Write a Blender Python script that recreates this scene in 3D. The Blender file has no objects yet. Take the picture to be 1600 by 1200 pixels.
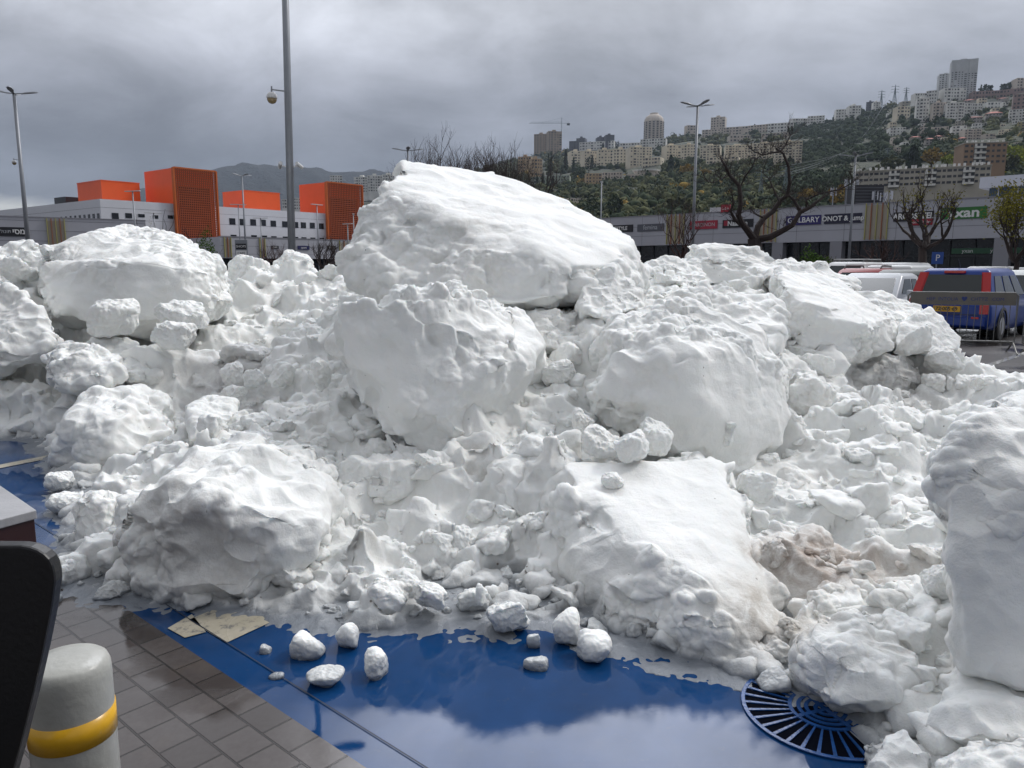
import bpy, bmesh, math, random
import numpy as np
from mathutils import Vector, Matrix
R = math.radians
sc = bpy.context.scene
col = sc.collection

# ------------------------------------------------------------------ camera
EYE = 1.6
PITCH = R(8.8)
cam_d = bpy.data.cameras.new("camera")
cam = bpy.data.objects.new("camera", cam_d)
col.objects.link(cam)
cam.location = (0, 0, EYE)
cam.rotation_euler = (R(90) - PITCH, 0, 0)
cam_d.sensor_fit = 'HORIZONTAL'
cam_d.sensor_width = 36.0
cam_d.lens = 36.0 * 1200 / 1600
cam_d.clip_start = 0.05
cam_d.clip_end = 30000
sc.camera = cam

# ------------------------------------------------------------------ world, sun, exposure
SUN_AZ, SUN_EL = R(64), R(44)          # azimuth from +Y towards +X
sun_dir = Vector((math.sin(SUN_AZ) * math.cos(SUN_EL), math.cos(SUN_AZ) * math.cos(SUN_EL), math.sin(SUN_EL)))
world = bpy.data.worlds.new("World")
sc.world = world
world.use_nodes = True
nt = world.node_tree
for n in list(nt.nodes):
    nt.nodes.remove(n)
def wn(t, **k):
    n = nt.nodes.new(t)
    for a, b in k.items():
        setattr(n, a, b)
    return n
def wl(a, b):
    nt.links.new(a, b)
def wmath(op, a, b=None, c=None, clamp=False):
    n = wn('ShaderNodeMath', operation=op, use_clamp=clamp)
    for i, v in enumerate((a, b, c)):
        if v is None:
            continue
        if isinstance(v, (int, float)):
            n.inputs[i].default_value = v
        else:
            wl(v, n.inputs[i])
    return n.outputs[0]
w_out = wn('ShaderNodeOutputWorld')
w_bg = wn('ShaderNodeBackground')
wl(w_bg.outputs[0], w_out.inputs[0])
w_tc = wn('ShaderNodeTexCoord')
w_nrm = wn('ShaderNodeVectorMath', operation='NORMALIZE')
wl(w_tc.outputs['Generated'], w_nrm.inputs[0])
w_sep = wn('ShaderNodeSeparateXYZ')
wl(w_nrm.outputs[0], w_sep.inputs[0])
zpos = wmath('MAXIMUM', w_sep.outputs[2], 0.0)
den = wmath('ADD', zpos, 0.42)
u = wmath('DIVIDE', w_sep.outputs[0], den)
v = wmath('DIVIDE', w_sep.outputs[1], den)
w_comb = wn('ShaderNodeCombineXYZ')
wl(u, w_comb.inputs[0]); wl(v, w_comb.inputs[1])
w_map = wn('ShaderNodeMapping')
w_map.inputs['Location'].default_value = (3.1, 1.7, 0)
w_map.inputs['Scale'].default_value = (0.8, 1.0, 1)
wl(w_comb.outputs[0], w_map.inputs[0])
nz = wn('ShaderNodeTexNoise')
nz.inputs['Scale'].default_value = 1.3
nz.inputs['Detail'].default_value = 7
nz.inputs['Roughness'].default_value = 0.5
nz.inputs['Distortion'].default_value = 0.5
wl(w_map.outputs[0], nz.inputs['Vector'])
nz2 = wn('ShaderNodeTexNoise')
nz2.inputs['Scale'].default_value = 4.2
nz2.inputs['Detail'].default_value = 8
nz2.inputs['Roughness'].default_value = 0.58
nz2.inputs['Distortion'].default_value = 0.3
wl(w_map.outputs[0], nz2.inputs['Vector'])
# elevation ramp : dark slate near the horizon, pale higher up
elr = wn('ShaderNodeValToRGB')
cr = elr.color_ramp
cr.elements[0].position = 0.0; cr.elements[0].color = (0.24, 0.26, 0.31, 1)
cr.elements[1].position = 1.0; cr.elements[1].color = (0.62, 0.64, 0.68, 1)
for p, c in ((0.05, (0.22, 0.235, 0.285, 1)), (0.12, (0.235, 0.25, 0.30, 1)), (0.20, (0.32, 0.335, 0.385, 1)),
             (0.30, (0.47, 0.485, 0.525, 1)), (0.45, (0.62, 0.63, 0.67, 1))):
    e = cr.elements.new(p); e.color = c
wl(zpos, elr.inputs[0])
# glow of the hidden sun
w_dot = wn('ShaderNodeVectorMath', operation='DOT_PRODUCT')
wl(w_nrm.outputs[0], w_dot.inputs[0])
w_dot.inputs[1].default_value = tuple(sun_dir)
dpos = wmath('MAXIMUM', w_dot.outputs['Value'], 0.0)
g1 = wmath('MULTIPLY', wmath('POWER', dpos, 18.0), 1.6)
g2 = wmath('MULTIPLY', wmath('POWER', dpos, 3.0), 0.22)
backr = wn('ShaderNodeMapRange'); backr.inputs[1].default_value = -0.5; backr.inputs[2].default_value = 0.4
backr.inputs[3].default_value = 0.80; backr.inputs[4].default_value = 0.95
wl(w_sep.outputs[1], backr.inputs[0])
glow = wmath('ADD', wmath('ADD', g1, g2), backr.outputs[0])
# cloud modulation
m1 = wn('ShaderNodeMapRange'); m1.inputs[1].default_value = 0.34; m1.inputs[2].default_value = 0.66
m1.inputs[3].default_value = 0.72; m1.inputs[4].default_value = 1.28
wl(nz.outputs[0], m1.inputs[0])
m2 = wn('ShaderNodeMapRange'); m2.inputs[1].default_value = 0.35; m2.inputs[2].default_value = 0.68
m2.inputs[3].default_value = 0.76; m2.inputs[4].default_value = 1.24
wl(nz2.outputs[0], m2.inputs[0])
mod = wmath('MULTIPLY', wmath('MULTIPLY', m1.outputs[0], m2.outputs[0]), glow)
# the sky is darker on the left (thicker rain cloud), with a pale gap low on the far left
for (lx, ly, lp, la) in ((330, 10, 40, 1.1), (60, 80, 90, 0.30), (1150, 40, 30, -0.10), (560, 190, 90, -0.12), (120, 285, 70, -0.5), (420, 215, 120, -0.2), (620, 240, 90, -0.28), (330, 235, 80, -0.5), (1000, 150, 60, -0.10), (1500, 20, 30, -0.22), (1320, 100, 90, 0.16), (860, 40, 90, 0.22), (1320, 30, 60, 0.15)):
    a_ = (lx - 800) / 1200.0; b_ = -(ly - 600) / 1200.0
    dv = Vector((a_, math.cos(PITCH) + math.sin(PITCH) * b_, -math.sin(PITCH) + math.cos(PITCH) * b_)).normalized()
    dn = wn('ShaderNodeVectorMath', operation='DOT_PRODUCT'); wl(w_nrm.outputs[0], dn.inputs[0]); dn.inputs[1].default_value = tuple(dv)
    mod = wmath('MULTIPLY', mod, wmath('MULTIPLY_ADD', wmath('POWER', wmath('MAXIMUM', dn.outputs['Value'], 0.0), float(lp)), la, 1.0))
gapd = wn('ShaderNodeVectorMath', operation='DOT_PRODUCT')
wl(w_nrm.outputs[0], gapd.inputs[0])
gd = Vector((-0.60, 0.80, 0.062)).normalized()
gapd.inputs[1].default_value = tuple(gd)
gapx = wn('ShaderNodeMapRange'); gapx.inputs[1].default_value = 0.976; gapx.inputs[2].default_value = 1.0
wl(gapd.outputs['Value'], gapx.inputs[0])
gapz = wn('ShaderNodeMapRange'); gapz.inputs[1].default_value = 0.075; gapz.inputs[2].default_value = 0.062
wl(wmath('MULTIPLY_ADD', nz2.outputs[0], 0.03, wmath('SUBTRACT', zpos, 0.015)), gapz.inputs[0])
gap = wmath('MULTIPLY', gapx.outputs[0], gapz.outputs[0], clamp=True)
# a bright break in the cloud high in front, mirrored by the puddle
bk = wn('ShaderNodeVectorMath', operation='DOT_PRODUCT'); wl(w_nrm.outputs[0], bk.inputs[0])
bk.inputs[1].default_value = tuple(Vector((math.sin(R(10)) * math.cos(R(41)), math.cos(R(10)) * math.cos(R(41)), math.sin(R(41)))))
bk1 = wn('ShaderNodeMapRange'); bk1.interpolation_type = 'SMOOTHSTEP'; bk1.inputs[1].default_value = 0.90; bk1.inputs[2].default_value = 0.975
wl(bk.outputs['Value'], bk1.inputs[0])
bk2 = wn('ShaderNodeMapRange'); bk2.interpolation_type = 'SMOOTHSTEP'; bk2.inputs[1].default_value = 0.51; bk2.inputs[2].default_value = 0.53
wl(wmath('MULTIPLY_ADD', wmath('SUBTRACT', nz.outputs[0], 0.5), 0.30, wmath('MULTIPLY_ADD', wmath('SUBTRACT', nz2.outputs[0], 0.5), 0.22, zpos)), bk2.inputs[0])
mod = wmath('ADD', mod, wmath('MULTIPLY', wmath('MULTIPLY', wmath('MULTIPLY', bk1.outputs[0], bk2.outputs[0]), m2.outputs[0]), 8.0))
w_mul = wn('ShaderNodeVectorMath', operation='SCALE')
wl(elr.outputs[0], w_mul.inputs[0]); wl(mod, w_mul.inputs['Scale'])
w_mix = wn('ShaderNodeMix', data_type='RGBA')
wl(wmath('MULTIPLY', gap, 0.85), w_mix.inputs[0])
wl(w_mul.outputs[0], w_mix.inputs[6])
w_mix.inputs[7].default_value = (0.66, 0.66, 0.62, 1)
sky = wn('ShaderNodeTexSky', sky_type='NISHITA', sun_disc=False)
sky.sun_elevation = SUN_EL
sky.sun_rotation = SUN_AZ
sks = wn('ShaderNodeVectorMath', operation='SCALE'); sks.inputs['Scale'].default_value = 0.006
wl(sky.outputs[0], sks.inputs[0])
w_add = wn('ShaderNodeVectorMath', operation='ADD')
wl(w_mix.outputs[2], w_add.inputs[0]); wl(sks.outputs[0], w_add.inputs[1])
wl(w_add.outputs[0], w_bg.inputs[0])
w_bg.inputs[1].default_value = 1.0

sun_l = bpy.data.lights.new("sun", 'SUN')
sun_l.energy = 1.3
sun_l.angle = R(10)
sun_l.color = (1.0, 0.965, 0.92)
sun_o = bpy.data.objects.new("sun", sun_l)
col.objects.link(sun_o)
sun_o.rotation_euler = (-sun_dir).to_track_quat('-Z', 'Y').to_euler()
sun_o.location = (0, 0, 50)

sc.view_settings.view_transform = 'Standard'
sc.view_settings.look = 'None'
sc.view_settings.gamma = 1
sc.view_settings.use_curve_mapping = False
sc.view_settings.exposure = 0.1
sc.cycles.max_bounces = 7
sc.cycles.diffuse_bounces = 4
sc.cycles.glossy_bounces = 3
sc.cycles.transmission_bounces = 4
sc.cycles.transparent_max_bounces = 8
sc.cycles.volume_bounces = 0
sc.cycles.caustics_reflective = False
sc.cycles.caustics_refractive = False

# ------------------------------------------------------------------ helpers
_cp, _sp = math.cos(PITCH), math.sin(PITCH)
def ray(px, py):
    a = (px - 800) / 1200.0
    b = -(py - 600) / 1200.0
    return Vector((a, _cp + _sp * b, -_sp + _cp * b))
def at(px, py, Y):
    d = ray(px, py)
    return Vector((0, 0, EYE)) + d * (Y / d.y)
def at_z(px, py, z=0.0):
    d = ray(px, py)
    return Vector((0, 0, EYE)) + d * ((z - EYE) / d.z)
def on_plane(px, py, P, n):
    d = ray(px, py)
    o = Vector((0, 0, EYE))
    return o + d * ((Vector(P) - o).dot(n) / d.dot(n))

def link(o, parent=None):
    col.objects.link(o)
    if parent is not None:
        o.parent = parent
    return o
def tag(o, label=None, cat=None, group=None, kind=None):
    if label: o['label'] = label
    if cat: o['category'] = cat
    if group: o['group'] = group
    if kind: o['kind'] = kind
    return o
def empty(name, loc=(0, 0, 0), rz=0.0):
    o = bpy.data.objects.new(name, None)
    o.empty_display_size = 0.2
    o.location = loc
    o.rotation_euler = (0, 0, rz)
    return link(o)
def copy_tree(o, parent=None):
    c = o.copy()
    col.objects.link(c)
    if parent is not None:
        c.parent = parent
    for ch in list(o.children):
        copy_tree(ch, c)
    return c

class MB:
    def __init__(self):
        self.v = []; self.f = []
    def add(self, vs, fs):
        k = len(self.v)
        self.v.extend([tuple(p) for p in vs])
        self.f.extend([tuple(i + k for i in f) for f in fs])
    def box(self, x0, x1, y0, y1, z0, z1, M=None):
        vs = [(x0, y0, z0), (x1, y0, z0), (x1, y1, z0), (x0, y1, z0), (x0, y0, z1), (x1, y0, z1), (x1, y1, z1), (x0, y1, z1)]
        if M is not None:
            vs = [M @ Vector(p) for p in vs]
        self.add(vs, [(0, 3, 2, 1), (4, 5, 6, 7), (0, 1, 5, 4), (1, 2, 6, 5), (2, 3, 7, 6), (3, 0, 4, 7)])
    def tube(self, pts, rad, n=8, caps=True):
        pts = [Vector(p) for p in pts]
        if not isinstance(rad, (list, tuple)):
            rad = [rad] * len(pts)
        k = len(self.v)
        prev = None
        for i, p in enumerate(pts):
            if i == 0: t = pts[1] - p
            elif i == len(pts) - 1: t = p - pts[i - 1]
            else: t = pts[i + 1] - pts[i - 1]
            t.normalize()
            if prev is None:
                a = t.orthogonal().normalized()
            else:
                a = prev - t * prev.dot(t)
                if a.length < 1e-6: a = t.orthogonal()
                a.normalize()
            prev = a
            b = t.cross(a)
            for j in range(n):
                an = 2 * math.pi * j / n
                self.v.append(tuple(p + (a * math.cos(an) + b * math.sin(an)) * rad[i]))
        for i in range(len(pts) - 1):
            for j in range(n):
                j2 = (j + 1) % n
                self.f.append((k + i * n + j, k + i * n + j2, k + (i + 1) * n + j2, k + (i + 1) * n + j))
        if caps:
            self.f.append(tuple(k + j for j in range(n))[::-1])
            e = k + (len(pts) - 1) * n
            self.f.append(tuple(e + j for j in range(n)))
    def lathe(self, prof, n=32, c=(0, 0, 0)):
        k = len(self.v)
        for (r, z) in prof:
            for j in range(n):
                an = 2 * math.pi * j / n
                self.v.append((c[0] + r * math.cos(an), c[1] + r * math.sin(an), c[2] + z))
        for i in range(len(prof) - 1):
            for j in range(n):
                j2 = (j + 1) % n
                self.f.append((k + i * n + j, k + i * n + j2, k + (i + 1) * n + j2, k + (i + 1) * n + j))
        self.f.append(tuple(k + j for j in range(n))[::-1])
        e = k + (len(prof) - 1) * n
        self.f.append(tuple(e + j for j in range(n)))
    def prism(self, poly, z0, z1, M=None):
        n = len(poly)
        vs = [(p[0], p[1], z0) for p in poly] + [(p[0], p[1], z1) for p in poly]
        if M is not None:
            vs = [M @ Vector(p) for p in vs]
        self.add(vs, [tuple(range(n))[::-1], tuple(range(n, 2 * n))] + [(i, (i + 1) % n, n + (i + 1) % n, n + i) for i in range(n)])
    def mesh(self, name, mat=None, smooth=False, bevel=0):
        me = bpy.data.meshes.new(name)
        me.from_pydata(self.v, [], self.f)
        if bevel:
            bm = bmesh.new(); bm.from_mesh(me)
            bmesh.ops.bevel(bm, geom=[e for e in bm.edges if len(e.link_faces) == 2 and e.calc_face_angle(0) > 0.5], offset=bevel, segments=2, affect='EDGES', profile=0.6)
            bm.to_mesh(me); bm.free()
        me.validate()
        if mat: me.materials.append(mat)
        if smooth:
            me.polygons.foreach_set('use_smooth', [True] * len(me.polygons))
        return me
    def build(self, name, mat=None, parent=None, smooth=False, bevel=0):
        o = bpy.data.objects.new(name, self.mesh(name, mat, smooth, bevel))
        return link(o, parent)

def mesh_np(name, V, F, mat, smooth=True):
    me = bpy.data.meshes.new(name)
    V = np.ascontiguousarray(V, dtype=np.float32); F = np.ascontiguousarray(F, dtype=np.int32)
    k = F.shape[1]
    me.vertices.add(len(V)); me.vertices.foreach_set('co', V.ravel())
    me.loops.add(F.size); me.loops.foreach_set('vertex_index', F.ravel())
    me.polygons.add(len(F))
    me.polygons.foreach_set('loop_start', np.arange(0, F.size, k, dtype=np.int32))
    me.update(calc_edges=True)
    if smooth:
        me.polygons.foreach_set('use_smooth', np.ones(len(F), dtype=bool))
    if mat: me.materials.append(mat)
    return me

# ---- numpy gradient noise
_rs = np.random.RandomState(7)
_perm = _rs.permutation(256).astype(np.int32)
_g = _rs.normal(size=(256, 3)); _g /= np.linalg.norm(_g, axis=1)[:, None]
_g = _g.astype(np.float32)
def pnoise(P):
    P = np.asarray(P, dtype=np.float32)
    I = np.floor(P).astype(np.int32); f = P - I
    w = f * f * f * (f * (f * 6 - 15) + 10)
    res = 0
    for dx in (0, 1):
        wx = w[:, 0] if dx else 1 - w[:, 0]
        for dy in (0, 1):
            wy = w[:, 1] if dy else 1 - w[:, 1]
            for dz in (0, 1):
                wz = w[:, 2] if dz else 1 - w[:, 2]
                h = _perm[(_perm[(_perm[(I[:, 0] + dx) & 255] + I[:, 1] + dy) & 255] + I[:, 2] + dz) & 255]
                g = _g[h]
                d = g[:, 0] * (f[:, 0] - dx) + g[:, 1] * (f[:, 1] - dy) + g[:, 2] * (f[:, 2] - dz)
                res = res + wx * wy * wz * d
    return res * 1.6
def fbm(P, octs=4, gain=0.5):
    s = 0; a = 1.0
    for i in range(octs):
        s = s + a * pnoise(P * (2.03 ** i) + i * 17.3); a *= gain
    return s
def billow(P, octs=3, gain=0.5):
    s = 0; a = 1.0
    for i in range(octs):
        s = s + a * (np.abs(pnoise(P * (2.07 ** i) + i * 31.7)) * 2 - 0.55); a *= gain
    return s
def sstep(x, a, b):
    t = np.clip((x - a) / (b - a), 0, 1)
    return t * t * (3 - 2 * t)
_ico = {}
def ico(level):
    if level not in _ico:
        bm = bmesh.new()
        bmesh.ops.create_icosphere(bm, subdivisions=level, radius=1)
        V = np.array([v.co[:] for v in bm.verts]); V /= np.linalg.norm(V, axis=1)[:, None]
        F = np.array([[v.index for v in f.verts] for f in bm.faces])
        bm.free()
        _ico[level] = (V, F)
    return _ico[level]
def vnormals(V, F):
    fn = np.cross(V[F[:, 1]] - V[F[:, 0]], V[F[:, 2]] - V[F[:, 0]])
    N = np.zeros_like(V)
    for k in range(3):
        for c in range(3):
            N[:, c] += np.bincount(F[:, k], weights=fn[:, c], minlength=len(V))
    return N / np.maximum(np.linalg.norm(N, axis=1), 1e-12)[:, None]

# ---- materials
def new_mat(name):
    m = bpy.data.materials.new(name)
    m.use_nodes = True
    m.node_tree.nodes['Principled BSDF'].inputs['Roughness'].default_value = 0.6
    return m
class NT:
    def __init__(s, m):
        s.t = m.node_tree; s.b = s.t.nodes['Principled BSDF']
    def n(s, typ, **k):
        x = s.t.nodes.new(typ)
        for a, b in k.items(): setattr(x, a, b)
        return x
    def l(s, a, b): s.t.links.new(a, b)
    def m(s, op, a, b=None, c=None, clamp=False):
        x = s.n('ShaderNodeMath', operation=op, use_clamp=clamp)
        for i, v in enumerate((a, b, c)):
            if v is None: continue
            if isinstance(v, (int, float)): x.inputs[i].default_value = v
            else: s.l(v, x.inputs[i])
        return x.outputs[0]
    def noise(s, vec, scale, detail=4, rough=0.5, dist=0.0):
        x = s.n('ShaderNodeTexNoise')
        x.inputs['Scale'].default_value = scale; x.inputs['Detail'].default_value = detail
        x.inputs['Roughness'].default_value = rough; x.inputs['Distortion'].default_value = dist
        if vec is not None: s.l(vec, x.inputs['Vector'])
        return x.outputs[0]
    def rng(s, v, a, b, c=0.0, d=1.0):
        x = s.n('ShaderNodeMapRange')
        for i, q in enumerate((a, b, c, d)): x.inputs[i + 1].default_value = q
        s.l(v, x.inputs[0]); return x.outputs[0]
    def mix(s, fac, a, b, blend='MIX'):
        x = s.n('ShaderNodeMix', data_type='RGBA', blend_type=blend)
        for inp, v in ((x.inputs[0], fac), (x.inputs[6], a), (x.inputs[7], b)):
            if isinstance(v, (int, float)): inp.default_value = v
            elif isinstance(v, tuple): inp.default_value = v if len(v) == 4 else (*v, 1)
            else: s.l(v, inp)
        return x.outputs[2]
    def bump(s, h, strength=0.3, dist=0.02, normal=None):
        x = s.n('ShaderNodeBump'); x.inputs['Strength'].default_value = strength; x.inputs['Distance'].default_value = dist
        s.l(h, x.inputs['Height'])
        if normal is not None: s.l(normal, x.inputs['Normal'])
        return x.outputs[0]
    def geo(s): return s.n('ShaderNodeNewGeometry').outputs['Position']
    def obj(s): return s.n('ShaderNodeTexCoord').outputs['Object']
def simple(name, colr, rough=0.6, metal=0.0, var=0.0, vscale=3.0, bump=0.0, bscale=20, spec=None, world=False):
    m = new_mat(name); t = NT(m)
    t.b.inputs['Base Color'].default_value = (*colr, 1)
    t.b.inputs['Roughness'].default_value = rough
    t.b.inputs['Metallic'].default_value = metal
    if spec is not None: t.b.inputs['Specular IOR Level'].default_value = spec
    vec = t.geo() if world else t.obj()
    if var:
        n = t.noise(vec, vscale, 5, 0.6)
        c = t.mix(t.rng(n, 0.3, 0.7), tuple(x * (1 - var) for x in colr), tuple(min(1, x * (1 + var)) for x in colr))
        t.l(c, t.b.inputs['Base Color'])
    if bump:
        t.l(t.bump(t.noise(vec, bscale, 4), bump, 0.01), t.b.inputs['Normal'])
    return m
# ------------------------------------------------------------------ snow material
def make_snow(name, fine=1.0):
    m = new_mat(name); t = NT(m)
    P = t.geo()
    big = t.noise(P, 2.2, 4, 0.5)
    med = t.noise(P, 14, 5, 0.6)
    base = t.mix(t.rng(big, 0.35, 0.65), (0.765, 0.775, 0.76), (0.84, 0.845, 0.825))
    base = t.mix(t.m('MULTIPLY', t.rng(med, 0.62, 0.80), 0.35), base, (0.66, 0.66, 0.65))
    base = t.mix(t.m('MULTIPLY', t.m('MULTIPLY', t.rng(t.noise(P, 1.1, 3, 0.5), 0.52, 0.68), t.rng(t.noise(P, 6.5, 6, 0.72), 0.45, 0.62)), 0.42), base, (0.50, 0.475, 0.43))
    # soil trodden into the heap right of the front slab, and a few faint patches
    def stain(cx, cy, r, colr, amt, lo=0.38, hi=0.58):
        global_n = t.noise(P, 9, 6, 0.7, 0.4)
        d = t.n('ShaderNodeVectorMath', operation='DISTANCE'); t.l(P, d.inputs[0]); d.inputs[1].default_value = (cx, cy, 0.25)
        f = t.m('MULTIPLY', t.rng(d.outputs['Value'], r, r * 0.25), t.rng(global_n, lo, hi, 0.15, 1.0))
        return t.m('MULTIPLY', f, amt, clamp=True), colr
    for (px, py, z, r, c, a) in STAINS:
        p = at_z(px, py, z)
        f, c = stain(p.x, p.y, r, c, a)
        base = t.mix(f, base, c)
    # water-logged grey slush along the foot
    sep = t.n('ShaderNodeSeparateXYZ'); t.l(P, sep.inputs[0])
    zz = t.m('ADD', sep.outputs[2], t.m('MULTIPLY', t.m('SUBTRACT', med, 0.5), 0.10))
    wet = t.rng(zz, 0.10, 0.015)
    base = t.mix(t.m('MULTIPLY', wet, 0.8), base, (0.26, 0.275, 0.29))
    # sparse dark grit
    v = t.n('ShaderNodeTexVoronoi', feature='F1'); v.inputs['Scale'].default_value = 7.0; t.l(P, v.inputs['Vector'])
    grit = t.m('MULTIPLY', t.rng(v.outputs['Distance'], 0.055, 0.03), t.rng(t.noise(P, 1.7, 2), 0.49, 0.57))
    base = t.mix(t.m('MULTIPLY', grit, 0.85, clamp=True), base, (0.13, 0.10, 0.08))
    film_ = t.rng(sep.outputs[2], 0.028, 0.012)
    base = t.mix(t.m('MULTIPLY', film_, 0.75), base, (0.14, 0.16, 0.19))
    t.l(base, t.b.inputs['Base Color'])
    t.l(t.rng(wet, 0, 1, 0.62, 0.22), t.b.inputs['Roughness'])
    t.b.inputs['Specular IOR Level'].default_value = 0.35
    t.b.inputs['Subsurface Weight'].default_value = 0.35
    t.b.inputs['Subsurface Radius'].default_value = (0.010, 0.013, 0.016)
    t.b.inputs['Subsurface Scale'].default_value = 1.0
    h = t.m('ADD', t.m('MULTIPLY', t.noise(P, 38, 5, 0.6), 1.0), t.m('MULTIPLY', t.noise(P, 130, 4, 0.65), 0.6))
    h = t.m('ADD', h, t.m('MULTIPLY', t.noise(P, 420, 3, 0.7), 0.12))
    t.l(t.bump(h, 0.6 * fine, 0.009), t.b.inputs['Normal'])
    return m
brown = (0.27, 0.20, 0.155)
STAINS = [(300, 940, 0, .35, (0.42, 0.41, 0.39), .5), (900, 930, .1, .3, (0.45, 0.44, 0.42), .5), (690, 560, .6, .5, (0.52, 0.49, 0.44), .4), (1290, 915, .15, .22, (0.36, 0.29, 0.23), .6), (1400, 890, .2, .30, (0.34, 0.27, 0.21), .45), (1200, 1000, .08, .3, (0.40, 0.35, 0.29), .6), (1180, 900, .15, .15, (0.38, 0.33, 0.27), .5), (1250, 880, .2, .34, brown, .75), (1330, 880, .2, .30, (0.33, 0.25, 0.2), .6), (1215, 960, .12, .26, (0.36, 0.31, 0.25), .7),
          (1225, 1010, .08, .25, (0.3, 0.27, 0.24), .8), (1390, 785, .25, .22, brown, .45), (570, 850, .2, .13, (0.42, 0.38, 0.3), .5),
          (1050, 445, 1.4, .7, (0.5, 0.46, 0.36), .4), (1395, 640, .05, .9, (0.3, 0.28, 0.27), .6), (380, 630, .25, 1.0, (0.45, 0.43, 0.43), .6)]
M_SNOW = make_snow('snow')
M_ICE = make_snow('wet_snow', 0.3)

# ------------------------------------------------------------------ the heap: one ground-hugging sheet of broken snow
CTRL = []
def cz(*L):
    for px, py, z in L:
        p = at_z(px, py, z); CTRL.append((p.x, p.y, z))
def cy(*L):
    for px, py, Y in L:
        p = at(px, py, Y); CTRL.append((p.x, p.y, p.z))
# contact line with the ground
cz((62, 650, 0), (80, 738, 0), (86, 800, 0), (112, 835, 0), (84, 880, 0), (82, 955, 0), (150, 925, 0), (205, 945, 0), (300, 952, 0),
   (430, 965, 0), (475, 985, 0), (560, 985, 0), (640, 978, 0), (720, 985, 0), (800, 985, 0), (870, 975, 0), (930, 1010, 0), (1000, 1030, 0), (1100, 1050, 0),
   (1180, 1068, 0), (1290, 1098, 0), (1370, 1150, 0), (1340, 1230, 0))
for (px, py) in ((20, 690), (20, 760), (40, 850), (40, 920), (40, 1000), (120, 980), (240, 1000), (400, 1015), (480, 1060), (600, 1050), (720, 1060), (850, 1060), (950, 1090), (1050, 1110),
                 (1140, 1120), (1220, 1150), (1300, 1200), (1250, 1260)):
    p = at_z(px, py, 0); CTRL.append((p.x, p.y, -0.12))
cz((130, 870, .10), (165, 800, .16), (230, 720, .22), (320, 760, .3), (560, 700, .42), (580, 790, .27), (650, 850, .18), (540, 900, .12), (620, 930, .09), (720, 900, .12), (790, 900, .10), (740, 800, .26), (820, 860, .15),
   (870, 660, .58), (850, 610, .72), (1000, 680, .42), (1230, 720, .28), (1350, 720, .26), (1300, 800, .24), (1400, 850, .2), (1250, 900, .14), (1350, 950, .13), (1450, 780, .26), (1450, 950, .15), (1560, 1020, .15),
   (1500, 1130, .1), (1430, 1090, .09), (1560, 1180, .08), (1700, 1150, .1), (1700, 900, .2), (1460, 700, .27), (1550, 660, .3), (1240, 620, .45), (1330, 640, .2), (1385, 652, 0.0), (1420, 648, -.02), (1480, 625, .15), (1560, 600, .1),
   (1640, 590, -0.1), (1700, 620, 0), (400, 650, .3), (470, 610, .5), (380, 600, .28), (280, 600, .22), (100, 640, .08), (300, 650, .22), (200, 640, .15))
cy((440, 560, 7.2), (520, 520, 7.6), (480, 500, 8.8), (420, 470, 9.6), (400, 425, 11.5), (500, 425, 11.6), (545, 440, 9.5), (300, 530, 7.8), (220, 560, 7.4), (100, 600, 7.3), (40, 580, 7.6), (30, 500, 8.6), (150, 480, 8.8), (330, 480, 8.8),
   (720, 540, 6.0), (820, 520, 6.2), (900, 560, 5.9), (800, 500, 7.0), (920, 470, 7.2), (1060, 540, 6.3), (1150, 530, 6.6), (1250, 570, 6.8), (1120, 460, 8.6), (1050, 440, 9.6), (1180, 430, 9.8), (1300, 470, 9.2), (1300, 560, 7.5),
   (1400, 560, 8.0), (1460, 560, 8.2), (1500, 560, 8.6), (-100, 560, 8.0), (-100, 430, 10.5), (50, 410, 11), (200, 400, 11.5), (600, 430, 10.5))
for x, y in ((-9.5, 15.5), (-5, 16), (-1, 15.5), (2, 13.5), (5, 12.8), (7, 12), (8.8, 10.2), (-13, 12), (-12, 8)):
    CTRL.append((x, y, -0.1))
_C = np.array(CTRL)
_D = np.sqrt(((_C[:, None, :2] - _C[None, :, :2]) ** 2).sum(2) + 0.05)
_wt = np.linalg.solve(_D - np.eye(len(_C)) * 0.10, _C[:, 2] - 0.3)
def heap_base(x, y):
    out = np.zeros(x.shape)
    for i in range(len(_C)):
        out += _wt[i] * np.sqrt((x - _C[i, 0]) ** 2 + (y - _C[i, 1]) ** 2 + 0.05)
    return np.clip(out + 0.3, -1, 2.0)
def stones3(P, s, seed, tilt=1.4, k=1.4, pw=1.3):
    """overlapping tumbled lumps in 3-D: the highest of the nearby lumps at each point, in units of s"""
    P = (np.asarray(P, dtype=np.float32) / s + seed * 7.31).astype(np.float32)
    rs = np.random.RandomState(seed)
    T = rs.rand(256, 7).astype(np.float32)
    base = np.floor(P - 0.5).astype(np.int32)
    best = np.full(len(P), -9, dtype=np.float32)
    for dx in (0, 1):
        for dy in (0, 1):
            for dz in (0, 1):
                c = base + np.array([dx, dy, dz], dtype=np.int32)
                h = _perm[(_perm[(_perm[c[:, 0] & 255] + c[:, 1]) & 255] + c[:, 2]) & 255]
                t = T[h]
                d = P - (c + 0.5 + (t[:, :3] - 0.5) * 0.75)
                r = np.sqrt((d * d).sum(1))
                v = 0.5 * t[:, 3] - k * np.maximum(r - 0.12, 0) ** pw + tilt * ((t[:, 4] - .5) * d[:, 0] + (t[:, 5] - .5) * d[:, 1] + (t[:, 6] - .5) * d[:, 2])
                best = np.maximum(best, v)
    return best * s
nA, nR = 1000, 760
az = np.linspace(R(-47), R(49), nA)
rr = 1.75 * (17.0 / 1.75) ** np.linspace(0, 1, nR)
AZ, RR = np.meshgrid(az, rr)
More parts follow.
